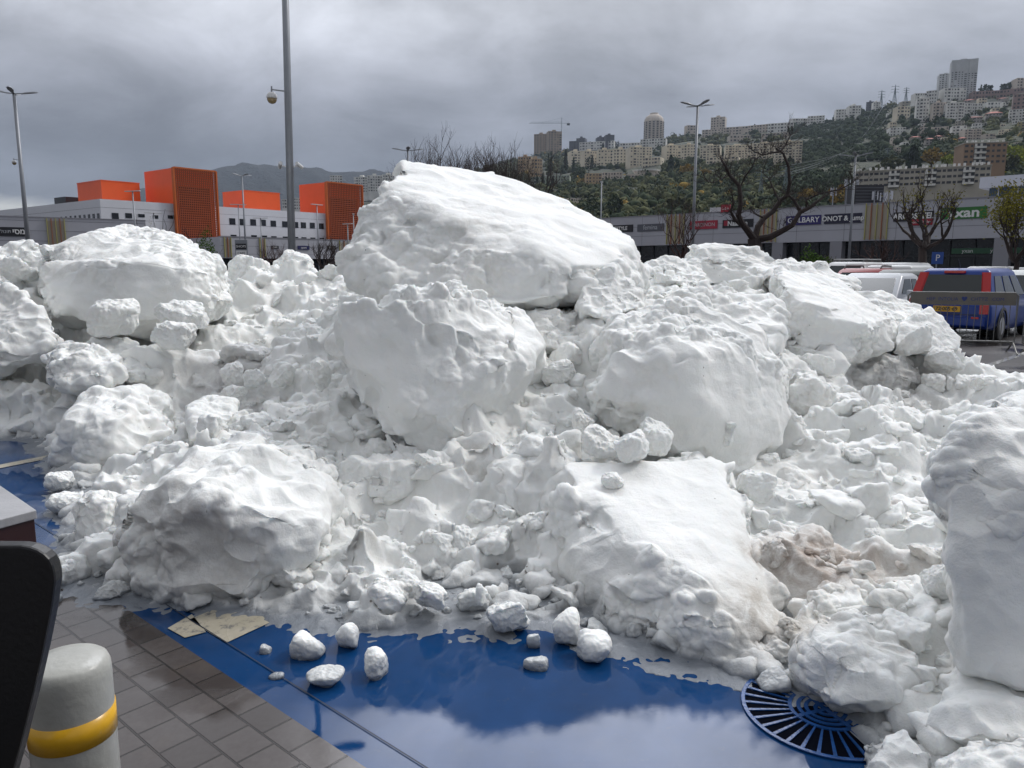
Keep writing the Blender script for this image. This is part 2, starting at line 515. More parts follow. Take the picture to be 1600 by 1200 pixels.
X = (RR * np.sin(AZ)).ravel(); Yy = (RR * np.cos(AZ)).ravel()
Zb = heap_base(X, Yy)
idx = np.arange(nA * nR).reshape(nR, nA)
F = np.stack([idx[:-1, :-1], idx[:-1, 1:], idx[1:, 1:], idx[1:, :-1]], -1).reshape(-1, 4)
keep = (Zb[F] > -0.10).any(1)
F = F[keep][:, ::-1]
used, inv = np.unique(F, return_inverse=True)
F = inv.reshape(F.shape)
V = np.stack([X[used], Yy[used], Zb[used]], 1)
b = V[:, 2].copy()
amp = sstep(b, -0.07, 0.13)
V[:, 2] += 0.10 * fbm(V / 1.1, 2) * amp - 0.01 * amp
T3 = np.concatenate([F[:, [0, 1, 2]], F[:, [0, 2, 3]]])
N = vnormals(V, T3)
Wp = V + 0.07 * np.stack([pnoise(V / 0.25 + 5), pnoise(V / 0.25 + 50), pnoise(V / 0.25 + 90)], 1)
msk = sstep(pnoise(V / 0.9 + 9), -0.5, 0.4)
d1 = stones3(Wp, 0.60, 3); d2 = stones3(Wp, 0.26, 5)
dsp = 0.45 * (d1 - d1.mean()) * (0.4 + 0.6 * msk) + 0.85 * (d2 - d2.mean()) * (0.45 + 0.55 * msk)
V1 = V + N * (dsp * amp)[:, None]
N = vnormals(V1, T3)
msk2 = sstep(pnoise(V / 0.45 + 29), -0.35, 0.35)
Wp = V1 + 0.025 * np.stack([pnoise(V1 / 0.09 + 5), pnoise(V1 / 0.09 + 50), pnoise(V1 / 0.09 + 90)], 1)
d1 = stones3(Wp, 0.13, 11)
dsp = 0.70 * (d1 - d1.mean()) * (0.25 + 0.75 * msk2) + 0.25 * stones3(Wp, 0.06, 15) * msk2
V1 = V1 + N * (dsp * (0.25 + 0.75 * amp))[:, None]
V1[:, 2] += 0.004 * fbm(V1 / 0.06, 2)
# a thin film of grey slush along the margin
_sl = fbm(V / 0.16 + 3, 3, 0.6) + 0.5 * pnoise(V / 0.035)
film = 0.007 + 0.007 * np.clip(_sl, -1, 1) + 0.25 * (b + 0.012)
film = np.where(b > -0.045, film, -0.03)
V1[:, 2] = np.maximum(V1[:, 2], np.minimum(film, 0.018))
V1[:, 2] = np.maximum(V1[:, 2], -0.03)
_RA0, _RA1 = az[0], az[-1]
_full = np.full(nA * nR, -0.05); _full[used] = V1[:, 2]
_full = _full.reshape(nR, nA)
def heap_z(x, y):
    r = np.hypot(x, y); a = np.arctan2(x, y)
    i = np.clip(np.round(np.log(r / 1.75) / np.log(17.0 / 1.75) * (nR - 1)).astype(int), 0, nR - 1)
    j = np.clip(np.round((a - _RA0) / (_RA1 - _RA0) * (nA - 1)).astype(int), 0, nA - 1)
    return _full[i, j]
heap = link(bpy.data.objects.new('snow_rubble', mesh_np('snow_rubble', V1, F, M_SNOW)))
tag(heap, 'broken and trodden white snow rubble lying between the big chunks', 'snow', kind='stuff')

# ------------------------------------------------------------------ snow chunks
ANCH = []
def hull_planes(P):
    bm = bmesh.new()
    for p in P: bm.verts.new(p)
    bmesh.ops.convex_hull(bm, input=bm.verts)
    bmesh.ops.recalc_face_normals(bm, faces=bm.faces)
    out = []
    for f in bm.faces:
        n = f.normal.copy(); d = n.dot(f.verts[0].co)
        if n.length < 0.5: continue
        if d < 0: n = -n; d = -d
        if not any((n - a).length < 0.06 for a, b in out):
            out.append((n, d))
    bm.free()
    return np.array([list(a) for a, b in out]), np.array([b for a, b in out])
def chunk_arrays(P, level, rough=1.0, seed=0, sharp=16, flats=(), low=1.0, chips=7, chipk=1.0):
    P = np.array([list(p) for p in P])
    lo, hi = P.min(0), P.max(0)
    c = (lo + hi) / 2; e = np.maximum((hi - lo) / 2, 1e-3)
    n, d = hull_planes([(p - c) / e for p in P])
    d = np.maximum(d, 0.05)
    # break the corners with extra random facets
    rs = np.random.RandomState(seed + 1000)
    hp = (P - c) / e
    for i in range(chips):
        q = rs.normal(size=3); q /= np.linalg.norm(q)
        s = (hp @ q).max() * chipk
        if not any((np.array(fd) / np.linalg.norm(fd)) @ q > 0.6 for fd, st in flats):
            n = np.vstack([n, q]); d = np.append(d, s * rs.uniform(0.80, 0.93))
    D, F = ico(level)
    S = float(np.prod(e) ** (1 / 3.0))
    off = np.array([seed * 3.7, seed * 1.9, seed * 5.3])
    # warped directions: straight facets, wandering crisp edges
    w = np.stack([fbm(D * 1.7 + off, 3), fbm(D * 1.7 + off + 40, 3), fbm(D * 1.7 + off + 80, 3)], 1)
    Dw = D + 0.13 * low * w; Dw /= np.linalg.norm(Dw, axis=1)[:, None]
    q = np.maximum(Dw @ n.T, 0) / d[None, :]
    inv = (q ** sharp).sum(1) ** (1.0 / sharp)
    V = D / inv[:, None] * e + c
    N = vnormals(V, F)
    Q = V + off
    flat = np.zeros(len(V))
    for (fd, st) in flats:
        fd = np.array(fd, float); fd /= np.linalg.norm(fd)
        flat = np.maximum(flat, st * sstep(N @ fd, 0.74, 0.92))
    # melt scoops: shallow dishes with soft ridges between them
    sc_ = 0.75 * S
    scoop = -stones3(Q + 0.2 * S * np.stack([pnoise(Q / (0.6 * S)), pnoise(Q / (0.6 * S) + 9), pnoise(Q / (0.6 * S) + 19)], 1), sc_, 21, 0.5, 0.9, 1.8)
    rg = 0.32 - np.abs(pnoise(Q / (0.62 * S) + 3)) + 0.5 * (0.32 - np.abs(pnoise(Q / (0.29 * S) + 8)))
    lowd = (0.09 * S * fbm(Q / (0.8 * S), 3, 0.5) + 0.16 * (scoop - scoop.mean()) + 0.17 * S * (rg - rg.mean())) * low
    V = V + N * (lowd * (1 - 0.8 * flat))[:, None]
    N = vnormals(V, F)
    Q = V + off
    if level >= 6 and rough > 0:
        mask = sstep(fbm(Q / (0.75 * S + 0.1), 2), -0.25, 0.30)
        mask = (0.12 + 0.88 * mask) * (1 - 0.95 * flat) * rough
        W = Q + 0.05 * np.stack([pnoise(Q / 0.2), pnoise(Q / 0.2 + 9), pnoise(Q / 0.2 + 19)], 1)
        k1 = min(1.0, S / 0.55)
        a1 = stones3(W, 0.30, 31, 1.5, 1.5, 1.2); a2 = stones3(W, 0.125, 33, 1.5, 1.5, 1.2)
        dsp = 0.42 * k1 * (a1 - a1.mean()) + 0.50 * min(1.0, S / 0.25) * (a2 - a2.mean())
        V = V + N * (dsp * mask)[:, None]
        N = vnormals(V, F); Q = V + off
        V = V + N * (0.42 * (stones3(Q, 0.05, 35, 1.2, 1.3, 1.3) - 0.01) * mask * min(1.0, S / 0.15))[:, None]
    fine = (0.002 * fbm(Q / 0.06, 2, 0.5) + 0.007 * fbm(Q / 0.25, 2)) * (1 - 0.6 * flat)
    V = V + N * fine[:, None] * min(1.0, S / 0.20)
    return V, F
def gravity_origin(V):
    return np.array([V[:, 0].mean(), V[:, 1].mean(), V[:, 2].min()])
CH_GROUP = 'big broken chunks of packed snow'
def chunk(pts, label, th=0.5, level=7, rough=1.0, seed=1, sharp=16, flats=(), low=1.0, name='snow_chunk', mat=None, group=CH_GROUP, cat='snow chunk'):
    W = []
    for p in pts:
        px, py, Y = p
        w = at(px, py, Y)
        W.append(w)
        d = Vector((w.x, w.y, 0)).normalized()
        b = w + d * th
        zr = EYE + (w.z - EYE) * (Vector((b.x, b.y)).length / Vector((w.x, w.y)).length)
        b.z = min(zr, w.z) - 0.15 * th
        W.append(b)
    V, F = chunk_arrays(W, level, rough, seed, sharp * 1.9, flats, low, 6, 1.05)
    o0 = gravity_origin(V)
    o = bpy.data.objects.new(name, mesh_np(name, V - o0, F, mat or M_SNOW))
    o.location = o0
    link(o); tag(o, label, cat, group)
    ANCH.append((o0, label))
    return o
def blob(x0, y0, x1, y1, Y, label, seed=1, level=6, rough=1.0, tilt=0.0, depth=1.0, **k):
    """a chunk given by its extent and distance: a random tumbled block"""
    rs = np.random.RandomState(seed)
    c = at((x0 + x1) / 2, (y0 + y1) / 2, Y)
    hw = (x1 - x0) / 2 / 1200 * Y; hh = (y1 - y0) / 2 / 1200 * Y
    pts = []
    for i in range(15):
        d = rs.normal(size=3); d /= np.linalg.norm(d)
        d = np.sign(d) * np.abs(d) ** 0.55
        d /= np.abs(d).max() ** 0.8
        a = tilt
        x = d[0] * math.cos(a) - d[2] * math.sin(a); z = d[0] * math.sin(a) + d[2] * math.cos(a)
        pts.append((c.x + x * hw, c.y + d[1] * (hw + hh) / 2 * depth, c.z + z * hh))
    mx = np.array(pts)
    lo, hi = mx.min(0), mx.max(0)
    cc = np.array(c)
    ext = np.array([hw, (hw + hh) / 2 * depth, hh])
    mx = (mx - (lo + hi) / 2) / ((hi - lo) / 2) * ext * 1.04 + cc
    V, F = chunk_arrays(mx, level, rough, seed, k.get('sharp', 10), (), k.get('low', 0.9))
    V[:, 2] = np.maximum(V[:, 2], -0.06)
    o0 = gravity_origin(V)
    nm = k.get('name', 'snow_chunk')
    o = bpy.data.objects.new(nm, mesh_np(nm, V - o0, F, k.get('mat', M_SNOW)))
    o.location = o0
    link(o); tag(o, label, k.get('cat', 'snow chunk'), k.get('group', CH_GROUP))
    ANCH.append((o0, label))
    return o

chunk([(178, 795, 3.55), (203, 930, 3.5), (230, 945, 3.45), (300, 955, 3.4), (440, 948, 3.42), (530, 890, 3.6), (522, 730, 4.25), (470, 690, 4.5), (390, 672, 4.5), (310, 695, 4.3), (210, 780, 3.45), (290, 770, 3.45), (420, 800, 3.35), (500, 830, 3.5)],
      'wide snow chunk with a grey scooped front standing at the edge of the brown pavers', 0.45, 8, 0.75, 3, 12, low=0.95)
chunk([(870, 722, 4.15), (1130, 716, 4.3), (1168, 790, 3.95), (1205, 900, 3.4), (1225, 985, 2.98), (1185, 1050, 2.86), (1100, 1055, 2.83), (1000, 1030, 2.95), (905, 950, 3.4), (842, 850, 3.9), (848, 765, 3.95), (935, 800, 3.64), (1005, 850, 3.34), (1100, 905, 3.1), (1165, 955, 3.0)],
      'flat-topped snow slab tilted down towards the blue paint, rough dark left side', 0.35, 8, 1.0, 11, 22, flats=[((0.25, -0.35, 1), 0.95)], low=0.55)
chunk([(522, 490, 5.0), (560, 470, 4.9), (620, 445, 5.2), (700, 440, 5.5), (760, 468, 5.5), (838, 525, 5.3), (836, 600, 5.2), (812, 690, 5.2), (690, 738, 4.75), (640, 705, 4.75), (590, 640, 4.8), (560, 560, 4.75), (700, 480, 4.85), (770, 590, 4.72), (690, 680, 4.6)],
      'large upright snow boulder with a smooth grey front in the middle of the heap', 0.9, 8, 1.0, 5, 20, flats=[((-0.35, -1, 0.1), 0.7)], low=1.0)
chunk([(640, 255, 8.4), (720, 262, 8.6), (790, 278, 8.6), (870, 302, 8.4), (950, 345, 8.0), (990, 385, 7.6), (1002, 425, 7.2), (605, 285, 7.3), (655, 318, 6.95), (740, 385, 6.5), (850, 412, 6.3), (905, 412, 6.3), (965, 405, 6.8), (548, 380, 6.9), (545, 430, 6.8), (562, 458, 6.7), (640, 455, 6.4), (800, 482, 6.15), (890, 465, 6.2), (1000, 450, 6.9)],
      'biggest snow block with a sloping smooth white top, highest of the heap', 1.1, 8, 0.85, 2, 26, flats=[((0.15, -0.4, 1), 0.9)], low=0.55)
chunk([(915, 545, 5.0), (940, 492, 5.4), (1010, 475, 5.8), (1100, 480, 5.9), (1190, 510, 5.9), (1225, 570, 5.6), (1240, 640, 5.4), (1220, 690, 5.2), (1140, 738, 5.0), (1080, 705, 4.85), (950, 645, 4.8), (912, 600, 4.9), (1055, 560, 4.75), (1120, 640, 4.75), (1175, 560, 5.2)],
      'broad snow boulder with a crumbly left side and smooth pale right face', 0.8, 8, 1.0, 8, 18, flats=[((0.45, -1, 0.1), 0.95)], low=0.75)
chunk([(1205, 440, 8.0), (1215, 422, 8.6), (1290, 430, 9.1), (1345, 455, 8.9), (1390, 490, 8.6), (1393, 545, 8.0), (1320, 560, 7.5), (1240, 545, 7.5), (1222, 500, 7.6), (1260, 470, 7.55), (1345, 505, 7.6)],
      'long snow slab leaning to the right, second from the blue car', 0.5, 8, 0.9, 21, 20, flats=[((0.2, -0.4, 1), 0.85)], low=0.6)
chunk([(1073, 405, 9.5), (1080, 379, 9.8), (1112, 378, 9.8), (1200, 400, 10.0), (1290, 420, 10), (1350, 445, 9.6), (1215, 440, 8.9), (1090, 445, 9.2), (1068, 430, 9.4)],
      'ridge-shaped snow block on the skyline below the bare pruned tree', 0.5, 7, 0.9, 14, 18, low=0.8)
chunk([(1325, 452, 9.7), (1375, 453, 9.7), (1440, 478, 9.4), (1436, 520, 8.9), (1400, 540, 8.6), (1350, 530, 8.8), (1345, 480, 9.2)],
      'thin snow slab below the silver car, its top edge sloping right', 0.4, 7, 0.5, 31, 22, low=0.5)
chunk([(1438, 485, 9.0), (1452, 478, 9.0), (1475, 497, 9.0), (1500, 528, 8.8), (1494, 545, 8.6), (1440, 550, 8.3), (1400, 540, 8.4), (1405, 505, 8.7)],
      'wedge-shaped snow slab with smooth grey face in front of the blue car', 0.4, 7, 0.4, 32, 24, low=0.4)
# tall wall on the right
chunk([(1492, 665, 2.6), (1520, 640, 2.75), (1610, 622, 2.85), (1760, 650, 2.9), (1760, 830, 2.5), (1620, 860, 2.36), (1520, 860, 2.45), (1500, 820, 2.46), (1510, 745, 2.5), (1620, 740, 2.42)],
      'overhanging craggy snow block at the right edge, resting on a grey one', 0.5, 8, 1.0, 41, 14, low=0.75)
chunk([(1486, 700, 2.55), (1492, 900, 2.42), (1498, 1040, 2.38), (1600, 1090, 2.25), (1760, 1080, 2.25), (1760, 760, 2.5), (1600, 740, 2.45), (1560, 1060, 2.28), (1560, 760, 2.42)],
      'smooth grey upright snow block at the right edge under the overhanging one', 0.5, 8, 0.75, 42, 22, flats=[((0.1, -1, 0), 0.6)], low=0.7)
# left mound
chunk([(70, 425, 8.6), (78, 395, 8.9), (130, 366, 9.3), (190, 351, 9.8), (250, 357, 9.8), (300, 380, 9.5), (350, 420, 9.2), (366, 470, 8.8), (300, 500, 8.2), (230, 508, 8.1), (120, 505, 8.1), (72, 480, 8.3), (130, 415, 8.3), (240, 412, 8.15), (300, 425, 8.3)],
      'huge rounded snow mound with a flat cut front, left side of the heap', 1.0, 8, 0.9, 52, 20, flats=[((0, -1, 0.1), 0.7), ((0, -0.3, 1), 0.5)], low=0.7)
chunk([(-80, 400, 10), (0, 376, 10.5), (50, 372, 10.5), (78, 395, 10), (72, 470, 9.5), (0, 480, 9), (-80, 490, 9)],
      'rough snow chunk on the skyline at the far left edge', 0.6, 7, 1.2, 53, 12)
chunk([(-80, 440, 8.2), (0, 432, 8.2), (42, 452, 8.0), (98, 525, 7.6), (62, 560, 7.3), (0, 575, 7.2), (-80, 580, 7.2)],
      'sloping snow block at the left edge below the skyline chunk', 0.6, 7, 0.8, 54, 14, low=0.8)
chunk([(70, 548, 6.9), (110, 532, 7.2), (180, 556, 7.0), (190, 588, 6.7), (150, 605, 6.6), (80, 600, 6.6)],
      'rounded snow boulder behind the one beside the blue ground at left', 0.5, 7, 0.6, 55, 14)
chunk([(135, 532, 7.6), (200, 526, 7.8), (246, 560, 7.4), (218, 585, 7), (150, 570, 7.1)],
      'flat snow slab lying below the huge left mound', 0.4, 6, 0.6, 56, 16)
chunk([(74, 715, 5.9), (92, 670, 5.8), (122, 630, 6.1), (160, 606, 6.4), (220, 599, 6.6), (262, 622, 6.5), (268, 690, 5.9), (205, 735, 5.6), (140, 742, 5.65), (160, 660, 5.7)],
      'snow boulder at the left beside the wet blue ground, dark underneath', 0.5, 7, 0.6, 57, 14, low=0.9)
chunk([(290, 632, 5.6), (332, 615, 5.9), (372, 623, 5.9), (366, 648, 5.6), (332, 692, 5.3), (298, 690, 5.3), (303, 662, 5.35)],
      'small tooth-shaped snow block standing above the wide front-left chunk', 0.2, 7, 0.25, 58, 18, low=0.6)
chunk([(-80, 600, 7.9), (0, 582, 8.1), (30, 590, 8.1), (47, 618, 7.95), (22, 652, 7.9), (-80, 660, 7.9)],
      'snow chunk on the blue ground at the left edge', 0.4, 6, 0.7, 59, 14)
chunk([(757, 722, 4.4), (790, 686, 4.6), (850, 672, 4.8), (876, 700, 4.6), (870, 745, 4.35), (836, 828, 4.05), (800, 800, 4.05), (765, 768, 4.2), (800, 730, 4.2)],
      'leaning snow block left of the flat-topped slab, grey smooth side', 0.3, 7, 0.45, 60, 18, low=0.6)
chunk([(895, 480, 6.2), (906, 440, 6.4), (950, 415, 6.6), (985, 440, 6.5), (1012, 475, 6.3), (960, 496, 6.0), (920, 490, 6.0)],
      'pointed snow lump against the right end of the biggest block', 0.4, 7, 0.8, 61, 14)
chunk([(790, 486, 6.25), (930, 480, 6.3), (926, 530, 6.0), (860, 546, 5.85), (800, 522, 5.95)],
      'dirty crumbled snow lump wedged under the biggest block', 0.4, 7, 1.0, 62, 12)
chunk([(1003, 412, 9.2), (1020, 402, 9.4), (1060, 405, 9.4), (1102, 425, 9.2), (1096, 455, 8.7), (1008, 458, 8.6)],
      'pale snow block with a yellowish foot between biggest block and ridge', 0.5, 7, 0.7, 63, 16)
chunk([(1030, 470, 6.9), (1080, 450, 7.4), (1180, 455, 7.6), (1225, 480, 7.4), (1226, 520, 7), (1190, 555, 6.5), (1050, 520, 6.5), (1000, 500, 6.6)],
      'wide low snow block behind the broad crumbly boulder', 0.6, 7, 0.9, 64, 14)
chunk([(1300, 572, 8.1), (1360, 550, 8.4), (1412, 555, 8.4), (1440, 590, 8.1), (1441, 632, 8.0), (1360, 640, 8.05), (1330, 620, 8.05), (1302, 602, 8.0)],
      'grey round snow boulder beside the bare wet asphalt patch', 0.4, 7, 0.9, 65, 12)
chunk([(1247, 1010, 2.62), (1290, 976, 2.75), (1370, 960, 2.88), (1420, 990, 2.75), (1432, 1050, 2.55), (1400, 1100, 2.42), (1300, 1105, 2.42), (1252, 1062, 2.5), (1330, 1010, 2.5), (1340, 1060, 2.42)],
      'rounded snow chunk with grey hollow face just behind the drain grate', 0.35, 8, 0.6, 66, 12)
chunk([(1345, 1215, 2.2), (1388, 1145, 2.28), (1412, 1133, 2.3), (1452, 1172, 2.2), (1475, 1260, 2.0), (1340, 1260, 2.05)],
      'pointed snow chunk at the bottom edge right of the drain grate', 0.25, 7, 0.4, 67, 14)
chunk([(1440, 1105, 2.35), (1500, 1035, 2.5), (1600, 1045, 2.5), (1740, 1100, 2.35), (1600, 1170, 2.05), (1480, 1150, 2.15)],
      'smooth domed snow chunk at the foot of the right-hand column', 0.3, 7, 0.35, 68, 12)
chunk([(1470, 1190, 2.05), (1540, 1150, 2.1), (1650, 1150, 2.1), (1700, 1260, 1.85), (1480, 1270, 1.85)],
      'lumpy snow chunk in the bottom right corner', 0.25, 7, 0.8, 69, 12)
# named mid-size chunks (x0, y0, x1, y1, distance)
for i, (b, lab) in enumerate([
    ((425, 390, 492, 450, 11.8), 'tall snow chunk on the skyline below the tall lamp post'),
    ((362, 398, 428, 462, 11.0), 'snow chunk on the skyline right of the green shrub'),
    ((488, 412, 556, 482, 10.4), 'round snow chunk just left of the biggest block'),
    ((525, 400, 560, 430, 12.0), 'small snow peak on the skyline touching the biggest block'),
    ((140, 464, 214, 526, 7.6), 'angular snow chunk at the foot of the left mound'),
    ((246, 466, 325, 516, 7.7), 'rounded snow chunk at the right foot of the left mound'),
    ((240, 500, 306, 550, 7.2), 'snow chunk with a dark hollow below, under the rounded one'),
    ((345, 564, 382, 606, 7.0), 'leftmost of four snow blocks in a row above the tooth-shaped one'),
    ((381, 571, 417, 610, 6.8), 'second of four snow blocks in a row, triangular'),
    ((414, 563, 463, 607, 6.7), 'third of four snow blocks in a row, squarish'),
    ((482, 558, 517, 614, 6.2), 'narrow upright snow block, last of the row, near the middle boulder'),
    ((332, 536, 434, 582, 7.5), 'low flat snow slab behind the row of four blocks'),
    ((345, 602, 386, 621, 6.6), 'small flat snow block before the row of four'),
    ((196, 576, 226, 600, 7.0), 'small snow block right of the rounded left boulder'),
    ((516, 704, 668, 792, 4.55), 'bluish snow chunk lying below the middle boulder'),
    ((905, 660, 978, 712, 4.35), 'snow lump resting on the upper left end of the flat-topped slab'),
    ((953, 672, 1020, 724, 4.2), 'smooth snow lump resting on the top edge of the flat slab'),
    ((990, 654, 1060, 712, 4.5), 'snow lump behind the top edge of the flat slab'),
    ((894, 636, 937, 686, 4.7), 'upright snow lump between middle boulder and crumbly boulder'),
    ((937, 736, 978, 767, 3.92), 'small snowball lying alone on top of the flat slab'),
    ((1154, 732, 1214, 790, 4.3), 'snow chunk touching the right side of the flat slab'),
    ((1308, 696, 1393, 772, 5.2), 'squarish snow chunk in the rubble right of the crumbly boulder'),
    ((1220, 580, 1303, 656, 6.3), 'smooth snow chunk right behind the crumbly boulder'),
    ((1250, 550, 1300, 592, 7.2), 'small snow chunk below the long leaning slab'),
    ((840, 560, 905, 610, 5.5), 'snow chunk in the gap between the two boulders'),
    ((1200, 640, 1262, 700, 5.5), 'snow chunk wedged at the right foot of the crumbly boulder'),
    ((1395, 500, 1450, 560, 8.1), 'rounded snow chunk under the wedge-shaped slab'),
    ((1445, 540, 1500, 590, 8.2), 'snow chunk at the right foot of the wedge-shaped slab'),
    ((690, 820, 740, 880, 3.9), 'snow lump in the rubble between front-left chunk and flat slab'),
    ((78, 766, 150, 816, 4.85), 'loaf-shaped snow lump lying on the wet blue ground at left'),
    ((110, 800, 172, 842, 4.5), 'snow lump right below the loaf-shaped one'),
    ((74, 735, 112, 772, 5.3), 'small snow lump above the loaf-shaped one'),
    ((76, 870, 140, 935, 3.75), 'snow lump on the pavers beside the black panel'),
    ((145, 905, 205, 940, 3.55), 'flat snow lump on the pavers left of the wide front chunk'),
    ((120, 760, 200, 880, 4.3), 'stack of melted snow lumps left of the wide front chunk'),
    ((755, 925, 835, 990, 3.2), 'flat-topped snow lump at the edge of the puddle'),
    ((560, 895, 640, 970, 3.35), 'snow lump with a spike at the edge of the puddle'),
    ((1110, 655, 1150, 700, 4.9), 'small snow lump at the base of the crumbly boulder'),
    ((1505, 575, 1560, 612, 8.6), 'low snow lump at the right end of the heap'),
    ((640, 905, 700, 965, 3.3), 'round snow lump at the puddle edge, middle of the front'),
    ((1440, 880, 1490, 940, 3.0), 'snow lump left of the grey upright block'),
    ((1190, 840, 1240, 895, 3.5), 'snow lump at the right edge of the flat slab'),
    ((1100, 450, 1160, 480, 8.0), 'low snow chunk on the wide block behind the crumbly boulder'),
    ((0, 400, 60, 445, 9.2), 'knobbly snow chunk at the left edge below the skyline'),
]):
    big = (b[2] - b[0]) > 60
    blob(*b, lab, seed=100 + i * 7, level=7 if (b[4] < 5.5 or big) else 6, rough=0.55, tilt=((i * 37) % 11 - 5) * 0.09)
# loose ice on the puddle and on the pavers
for i, (b, lab) in enumerate([
    ((446, 972, 511, 1022, 2.98), 'ice-edged snow lump shaped like a tent on the blue paint'),
    ((474, 1040, 546, 1080, 2.75), 'oval snow lump lying on the blue paint near the joint'),
    ((563, 1015, 611, 1072, 2.82), 'upright egg-shaped snow lump standing alone on the blue paint'),
    ((520, 960, 563, 1014, 3.05), 'grey half-melted snow lump behind the tent-shaped one'),
    ((404, 997, 426, 1020, 3.0), 'small pointed snow bit near the cream paint'),
    ((417, 1048, 446, 1064, 2.8), 'small flat snow bit on the joint line'),
    ((811, 1024, 863, 1050, 2.88), 'melting two-humped ice bit alone in the puddle'),
    ((855, 950, 915, 1012, 3.1), 'arched snow lump beside the flat slab at the puddle'),
    ((895, 988, 962, 1044, 2.95), 'faceted snow lump standing before the arched one'),
    ((820, 984, 848, 1022, 3.05), 'narrow translucent ice bit left of the arched lump'),
    ((75, 940, 102, 962, 3.5), 'small snow bit on the pavers beside the black panel'),
    ((109, 982, 141, 999, 3.3), 'small flat snow bit on the pavers above the bollard'),
    ((742, 905, 760, 950, 3.3), 'thin snow spike standing at the puddle edge'),
    ((1180, 1040, 1240, 1085, 2.72), 'dirty crumbly snow lump at the edge of the drain grate'),
]):
    Yc = b[4]
    o = blob(*b, lab, seed=300 + i * 5, level=6, rough=0.08, name='snow_lump', mat=M_ICE, group='loose snow lumps at the front', cat='snow lump', low=0.45, sharp=6)
    # sit it on the ground
    o.location.z = max(o.location.z, 0) if b[1] < 960 and b[0] > 200 else -0.012

# small loose lumps all over the heap: every one its own object
protos = []
for k in range(22):
    rs = np.random.RandomState(900 + k)
    pts = []
    for i in range(13):
        d = rs.normal(size=3); d /= np.linalg.norm(d); d = np.sign(d) * np.abs(d) ** 0.6
        pts.append(d * np.array([1, 0.6 + 0.5 * rs.rand(), 0.5 + 0.35 * rs.rand()]))
    V, F = chunk_arrays(pts, 5, 0.0, 500 + k, 16, (), 0.9)
    Q = V + k * 3.3
    V = V + vnormals(V, F) * (0.14 * stones3(Q, 0.8, 3 + k) + 0.05 * fbm(Q / 0.4, 2))[:, None]
    protos.append((V, F))
pmesh = [mesh_np('loose_snow_lump', V, F, M_SNOW) for V, F in protos]
rs = np.random.RandomState(5)
def scatter_pts(n, rmin, rmax, seed):
    rs = np.random.RandomState(seed)
    a = rs.uniform(R(-36), R(37), n * 3); r = rmin * (rmax / rmin) ** rs.rand(n * 3)
    x = r * np.sin(a); y = r * np.cos(a)
    b = heap_base(x, y)
    k = (b > 0.02)
    return x[k][:n], y[k][:n]
xs, ys = scatter_pts(270, 2.2, 9.5, 77)
zs = heap_z(xs, ys)
for i, (x, y, z) in enumerate(zip(xs, ys, zs)):
    s = (0.035 + 0.10 * rs.rand() ** 1.8) * (0.75 + 0.10 * y)
    o = bpy.data.objects.new('loose_snow_lump', pmesh[i % len(pmesh)])
    o.location = (x, y, max(z, 0) + s * 0.05)
    o.rotation_euler = (rs.uniform(-.5, .5), rs.uniform(-.5, .5), rs.uniform(0, 6.28))
    o.scale = (s, s, s)
    link(o)
    word = 'fist-sized' if s < .06 else ('head-sized' if s < .1 else 'bucket-sized')
    for d_, lb in sorted((float(np.hypot(x - a[0], y - a[1])), l) for a, l in ANCH):
        full = word + ' lump beside the ' + lb
        if len(full.replace('-', ' ').split()) <= 15 and full.count('beside') < 2: break
    tag(o, full, 'snow lump', 'small loose snow lumps all over the heap')
# crumbs past counting
xs, ys = scatter_pts(800, 2.0, 12, 78)
zs = heap_z(xs, ys)
VV, FF = [], []; k0 = 0
Vs, Fs = ico(3)
lows = []
for k in range(12):
    q = Vs + 0
    lows.append(q * (1 + 0.45 * fbm(q * 1.1 + k * 5, 3))[:, None] * np.array([1, .8, .65]))
for i, (x, y, z) in enumerate(zip(xs, ys, zs)):
    s = rs.uniform(0.008, 0.026) * (0.7 + 0.16 * y)
    an = rs.uniform(0, 6.28); c, sn = math.cos(an), math.sin(an)
    L = lows[i % 12]
    Q = np.stack([L[:, 0] * c - L[:, 1] * sn, L[:, 0] * sn + L[:, 1] * c, L[:, 2]], 1) * s
    VV.append(Q + [x, y, max(z, 0) + s * 0.1]); FF.append(Fs + k0); k0 += len(L)
protos4 = []
for k in range(22):
    r4 = np.random.RandomState(700 + k); pts = []
    for i in range(9):
        d = r4.normal(size=3); d /= np.linalg.norm(d); d = np.sign(d) * np.abs(d) ** 0.5
        pts.append(d * np.array([1, 0.55 + 0.4 * r4.rand(), 0.35 + 0.4 * r4.rand()]))
    V, F = chunk_arrays(pts, 4, 0.0, 600 + k, 20, (), 0.8)
    V = V + vnormals(V, F) * (0.14 * stones3(V + k * 3.1, 0.9, 40 + k))[:, None]
    protos4.append((V, F))
x2, y2 = scatter_pts(1300, 2.3, 12.5, 99)
z2 = heap_z(x2, y2)
for i, (x, y, z) in enumerate(zip(x2, y2, z2)):
    s = (0.022 + 0.13 * rs.rand() ** 2.6) * (0.75 + 0.10 * y)
    L, Fp = protos4[i % 22]
    Rm = np.array(Matrix.Rotation(rs.uniform(0, 6.28), 3, 'Z') @ Matrix.Rotation(rs.uniform(-.6, .6), 3, 'X'))
    VV.append((L @ Rm.T) * s + [x, y, max(z, 0) - s * 0.12]); FF.append(Fp + k0); k0 += len(L)
o = link(bpy.data.objects.new('snow_crumbs', mesh_np('snow_crumbs', np.concatenate(VV), np.concatenate(FF), M_SNOW)))
tag(o, 'countless small snow crumbs strewn over the whole heap', 'snow', kind='stuff')
